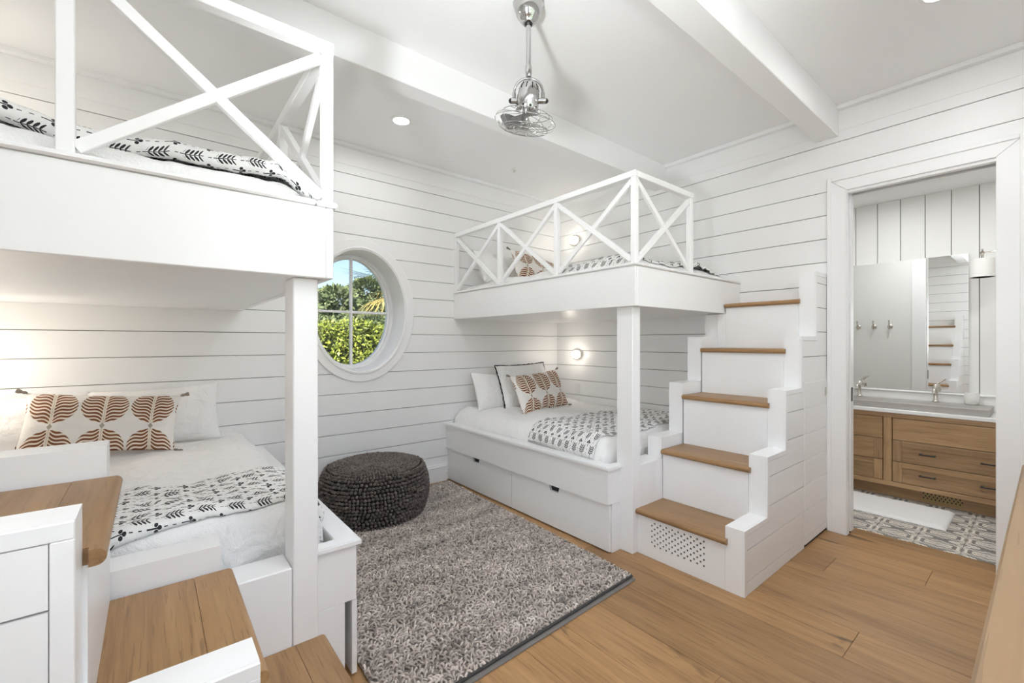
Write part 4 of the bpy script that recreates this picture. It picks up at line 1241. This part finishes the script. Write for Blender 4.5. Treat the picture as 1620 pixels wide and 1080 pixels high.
def pillow(name, label, w, h, t, loc, yaw=0, lean=20, roll=0, mat=None, group=None, seed=0, tassel=False, fringe=False, pinch=.07, wr=1.0):
    n = 26
    root = thing(name, label, 'pillow', loc, group=group)
    Mx = Matrix.Rotation(math.radians(yaw), 4, 'Z') @ Matrix.Rotation(math.radians(90-lean), 4, 'X') @ Matrix.Rotation(math.radians(roll), 4, 'Z')
    def outline(u, v):
        return (w/2*u*(1-pinch*(1-v*v)**1.0*abs(u)), h/2*v*(1-pinch*1.2*(1-u*u)*abs(v)))
    m = MB(); m.uv = []
    for side in (1, -1):
        for i in range(n+1):
            for j in range(n+1):
                u, v = -1+2*i/n, -1+2*j/n
                u = math.copysign(abs(u)**.85, u); v = math.copysign(abs(v)**.85, v)
                x, y = outline(u, v)
                th = t/2*(max(0, (1-abs(u)**3.2))*max(0, (1-abs(v)**3.0)))**.55
                e = 1-max(abs(u), abs(v))**4
                crease = noise.noise((u*5+v*2, v*4, seed))*.010+noise.noise((u*11, v*8, seed+4))*.005
                # seams pull little radiating folds from corners and edges
                ed = max(abs(u), abs(v))
                crease += .006*math.sin((u*v)*18+seed)*ed
                z_ = side*(th+wr*crease*e*(1 if th > .004 else 0)-(.012*(v < -.3)*(-v-.3) if side > 0 else 0))
                m.v.append(tuple(Mx @ Vector((x, y, z_)))); m.uv.append(((u+1)/2, (v+1)/2))
    N = (n+1)*(n+1)
    for i in range(n):
        for j in range(n):
            a = i*(n+1)+j
            m.f.append((a, a+n+1, a+n+2, a+1)); m.f.append((N+a, N+a+1, N+a+n+2, N+a+n+1))
    c = put('cover', m, mat, root, local=True, smooth='all')
    if tassel:
        for u, v in ((-1, -1), (1, -1), (1, 1), (-1, 1)):
            x, y = outline(u, v)
            d = Vector((u*.8, v*.25, 0)).normalized()
            p0 = Vector((x, y, 0))
            m = MB().tube([tuple(Mx @ (p0+d*q)) for q in (-.004, .004, .010, .016, .030, .040)], [.004, .008, .009, .007, .012, .011], 8)
            put('tassel', m, TASSEL, root, local=True, smooth=50)
    if fringe:
        pts = []
        for k in range(4):
            for q in range(24):
                s_ = -1+2*q/24
                u, v = ((s_, -1), (1, s_), (-s_, 1), (-1, -s_))[k]
                x, y = outline(u, v)
                j = .009*noise.noise((q*.9, k*7, seed))
                pts.append(tuple(Mx @ Vector((x*(1.012)+j, y*1.012+j, .004*noise.noise((q*.7, k, 3))))))
        rad = [.0060+.0050*noise.noise((i*.8, 1, 1)) for i in range(len(pts))]
        put('black_fringe', MB().tube(pts, rad, 6, True), FRINGE, root, local=True, smooth='all')['label'] = 'frayed black edging'
    return root
TASSEL = plain('tassel_grey', (.27, .23, .19), .9)
FRINGE = plain('black_yarn', (.015, .015, .016), .95)
GW = 'white sleeping pillows'; GL = 'rust leaf-print lumbar pillows'
pillow('pillow', 'plain white pillow at the window wall end of the lower right bed', .54, .40, .17, (2.715, 3.60, .868), yaw=8, lean=24, roll=-5, mat=SHAM, group=GW, seed=1)
pillow('pillow', 'white pillow with frayed black edging on the lower right bed', .70, .47, .17, (3.06, 3.52, .915), yaw=2, lean=20, roll=1, mat=SHAM, seed=2, fringe=True, pinch=.05)
pillow('lumbar_pillow', 'tilted rust leaf-print pillow with tassels on the lower right bed', .72, .40, .15, (3.055, 3.28, .875), yaw=6, lean=24, roll=3, mat=LEAFP, group=GL, seed=3, tassel=True, pinch=.05)
pillow('pillow', 'white pillow right of the leaf pillow on the lower left bed', .66, .38, .17, (.03, 3.58, .905), yaw=-4, lean=22, roll=2, mat=SHAM, group=GW, seed=4)
pillow('pillow', 'white pillow left of the leaf pillow on the lower left bed', .62, .38, .17, (-.60, 3.58, .895), yaw=4, lean=24, roll=-2, mat=SHAM, group=GW, seed=5)
pillow('lumbar_pillow', 'rust leaf-print pillow with tassels on the lower left bed', .66, .33, .14, (-.205, 3.36, .918), yaw=-2, lean=22, roll=-5.5, mat=LEAFP, group=GL, seed=6, tassel=True, pinch=.05)
pillow('pillow', 'white pillow near the window wall on the upper right bunk', .62, .38, .17, (2.76, 3.56, 2.10), yaw=10, lean=30, roll=-3, mat=SHAM, group=GW, seed=7)
pillow('lumbar_pillow', 'rust leaf-print pillow with tassels on the upper right bunk', .66, .33, .14, (3.08, 3.36, 2.11), yaw=6, lean=26, roll=-7, mat=LEAFP, group=GL, seed=8, tassel=True, pinch=.05)

# ------------------------------------------------------------------ garden outside the window
setting('ground', MB().box((-40, -30, -.6), (40, 50, -.5), 0), GRASS)
def leaves(name, parent, pts, size, mat, seed, ratio=.5):
    r = np.random.default_rng(seed); n = len(pts); P_ = np.array(pts)
    d = r.normal(0, 1, (n, 3)); d /= np.linalg.norm(d, axis=1)[:, None]
    e = np.cross(d, r.normal(0, 1, (n, 3))); e /= np.linalg.norm(e, axis=1)[:, None]
    s_ = size*r.uniform(.6, 1.3, (n, 1))
    q = np.stack([P_-d*s_, P_+e*s_*ratio, P_+d*s_, P_-e*s_*ratio], 1).reshape(-1, 3)
    m = MB(); m.v = [tuple(v) for v in q]; m.f = [(4*i, 4*i+1, 4*i+2, 4*i+3) for i in range(n)]
    t = np.clip(r.normal(.5, .24, n), 0, 1)
    return put(name, m, mat, parent, kind='stuff', tone=list(np.repeat(t, 4)))
r0 = np.random.default_rng(11)
hd = thing('hedge', 'bright green clipped hedge below the trees outside the oval window', 'hedge', (3.2, 8.0, -.5))
m = MB(); nx = 110; nz = 30
def hedge_front(x, z_): return 7.55+.22*noise.noise((x*1.3, z_*1.3, 0))+.10*noise.noise((x*4, z_*4, 3))
def hedge_top(x): return 1.66+.10*noise.noise((x*1.6, 0, 5))+.05*noise.noise((x*5, 0, 2))
for i in range(nx+1):
    x = -4.1+11.2*i/nx
    for j in range(nz+1):
        zt = hedge_top(x); f = j/nz
        if f < .8: z_ = -.5+(zt+.5)*f/.8; y_ = hedge_front(x, z_)
        else: z_ = zt; y_ = hedge_front(x, zt)+1.1*(f-.8)/.2
        m.v.append((x, y_+.10, z_-.06))
for i in range(nx):
    for j in range(nz):
        a = i*(nz+1)+j; m.f.append((a, a+nz+1, a+nz+2, a+1))
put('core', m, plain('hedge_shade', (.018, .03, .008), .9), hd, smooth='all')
pts = []
for i in range(38000):
    x = r0.uniform(-4, 7)
    if r0.random() < .78:
        z_ = r0.uniform(.3, hedge_top(x)); pts.append((x, hedge_front(x, z_)+r0.uniform(-.06, .12), z_))
    else:
        pts.append((x, hedge_front(x, 1.7)+r0.uniform(0, 1.0), hedge_top(x)+r0.uniform(-.05, .07)))
leaves('foliage', hd, pts, .040, LEAFG, 4)
def tree(label, base, blobs, seed, n, size, h0):
    t = thing('tree', label, 'tree', base, group='trees beyond the hedge')
    r = np.random.default_rng(seed); top = np.mean([b_[:3] for b_ in blobs], axis=0)
    m = MB()
    m.tube([base, (base[0]+.1, base[1], (base[2]+top[2])/2), (top[0], top[1], top[2]-.2)], [.14, .11, .06], 8)
    for b_ in blobs:
        m.tube([(base[0]+.1, base[1], (base[2]+top[2])/2), ((base[0]+b_[0])/2, (base[1]+b_[1])/2, b_[2]-.5*b_[3]), b_[:3]], [.06, .045, .02], 6)
    put('trunk', m, BARK, t, smooth=50)
    P_ = []
    vol = sum(b_[3]**2 for b_ in blobs)
    for b_ in blobs:
        k = int(n*b_[3]**2/vol)
        d = r.normal(0, 1, (k, 3)); d /= np.linalg.norm(d, axis=1)[:, None]
        rr = b_[3]*(r.uniform(.25, 1, (k, 1))**.5)*(1+.22*np.array([[noise.noise((v[0]*3, v[1]*3, v[2]*3+seed))] for v in d]))
        q = d*rr; q[:, 2] *= .78
        P_ += [tuple(v) for v in q+np.array(b_[:3])]
    leaves('crown', t, P_, size, TREEG, seed, .55)
tree('round-crowned tree left of the window mullion, beyond the hedge', (3.9, 12.3, -.5), [(3.9, 12.3, 2.45, .62), (3.35, 12.2, 2.35, .55), (4.3, 12.5, 2.05, .5), (3.5, 12.6, 1.85, .5), (2.7, 12.4, 2.3, .6)], 21, 6500, .075, 1)
tree('taller tree right of the window mullion, beyond the hedge', (5.8, 14.6, -.5), [(5.6, 14.6, 3.1, .58), (5.5, 14.5, 2.5, .58), (6.1, 14.8, 2.35, .55), (5.35, 14.4, 2.05, .5), (6.5, 14.8, 2.05, .55)], 22, 6500, .075, 1)
tree('bushy tree at the far left beyond the hedge', (-.5, 12.0, -.5), [(-.6, 12, 2.5, .65), (.1, 12.2, 2.1, .6), (-1.3, 12.1, 2.2, .6), (.8, 12.4, 2.0, .5)], 24, 6000, .075, 1)
tree('low dark shrub tree behind the middle of the hedge', (4.6, 11.0, -.5), [(4.3, 11, 1.75, .5), (5.0, 11, 1.7, .5), (3.6, 11, 1.7, .45), (5.7, 11.2, 1.8, .5), (2.9, 11, 1.75, .45)], 23, 5000, .06, 1)
pc = Vector((2.86, 5.95, 2.12))
pm = thing('palm_tree', 'fan palm with spiky fronds at the right of the window view', 'palm', (2.75, 6.0, -.5))
put('trunk', MB().tube([(2.75, 6.0, -.5), (2.72, 6.0, .8), (2.77, 5.97, 1.7), tuple(pc)], [.12, .11, .10, .07], 10), BARK, pm, smooth=50)
rf = random.Random(4)
for k in range(18):
    if k < 10: az = math.radians(100+rf.uniform(-10, 10)+k*19); el = rf.uniform(.25, .9)
    else: az = rf.uniform(0, 2*PI); el = rf.uniform(-.7, .1)
    if k in (10, 11, 12): az = math.radians((165, 190, 205)[k-10]); el = -.35
    d = Vector((math.cos(az)*math.cos(el), math.sin(az)*math.cos(el), math.sin(el)))
    L = rf.uniform(.30, .46)
    hub = pc+d*L
    side = d.cross(Vector((0, 0, 1))).normalized(); up = side.cross(d)
    dry = k >= 10
    m = MB().tube([tuple(pc), tuple(pc+d*L*.5+Vector((0, 0, .02))), tuple(hub)], [.012, .009, .006], 5)
    nb = 15 if dry else 22
    for b_ in range(nb):
        a = -1.9+3.8*b_/(nb-1)
        dd = (d*math.cos(a)+side*math.sin(a)).normalized()
        ln_ = (.40 if dry else .52)*(1-.16*abs(a))*rf.uniform(.9, 1.08)
        n_ = up
        w_ = dd.cross(n_).normalized()*.012
        tip = hub+dd*ln_-Vector((0, 0, .10+.06*abs(a)))*(1.4 if dry else .7)+up*.02
        mid = hub+dd*ln_*.55-Vector((0, 0, .02))
        i0 = len(m.v)
        m.v += [tuple(hub), tuple(mid+w_+up*.004), tuple(tip), tuple(mid-w_+up*.004)]
        m.f.append((i0, i0+1, i0+2, i0+3))
    fo = put('frond', m, PALMY if dry else PALMG, pm)
    if dry: fo['label'] = 'yellowed frond'
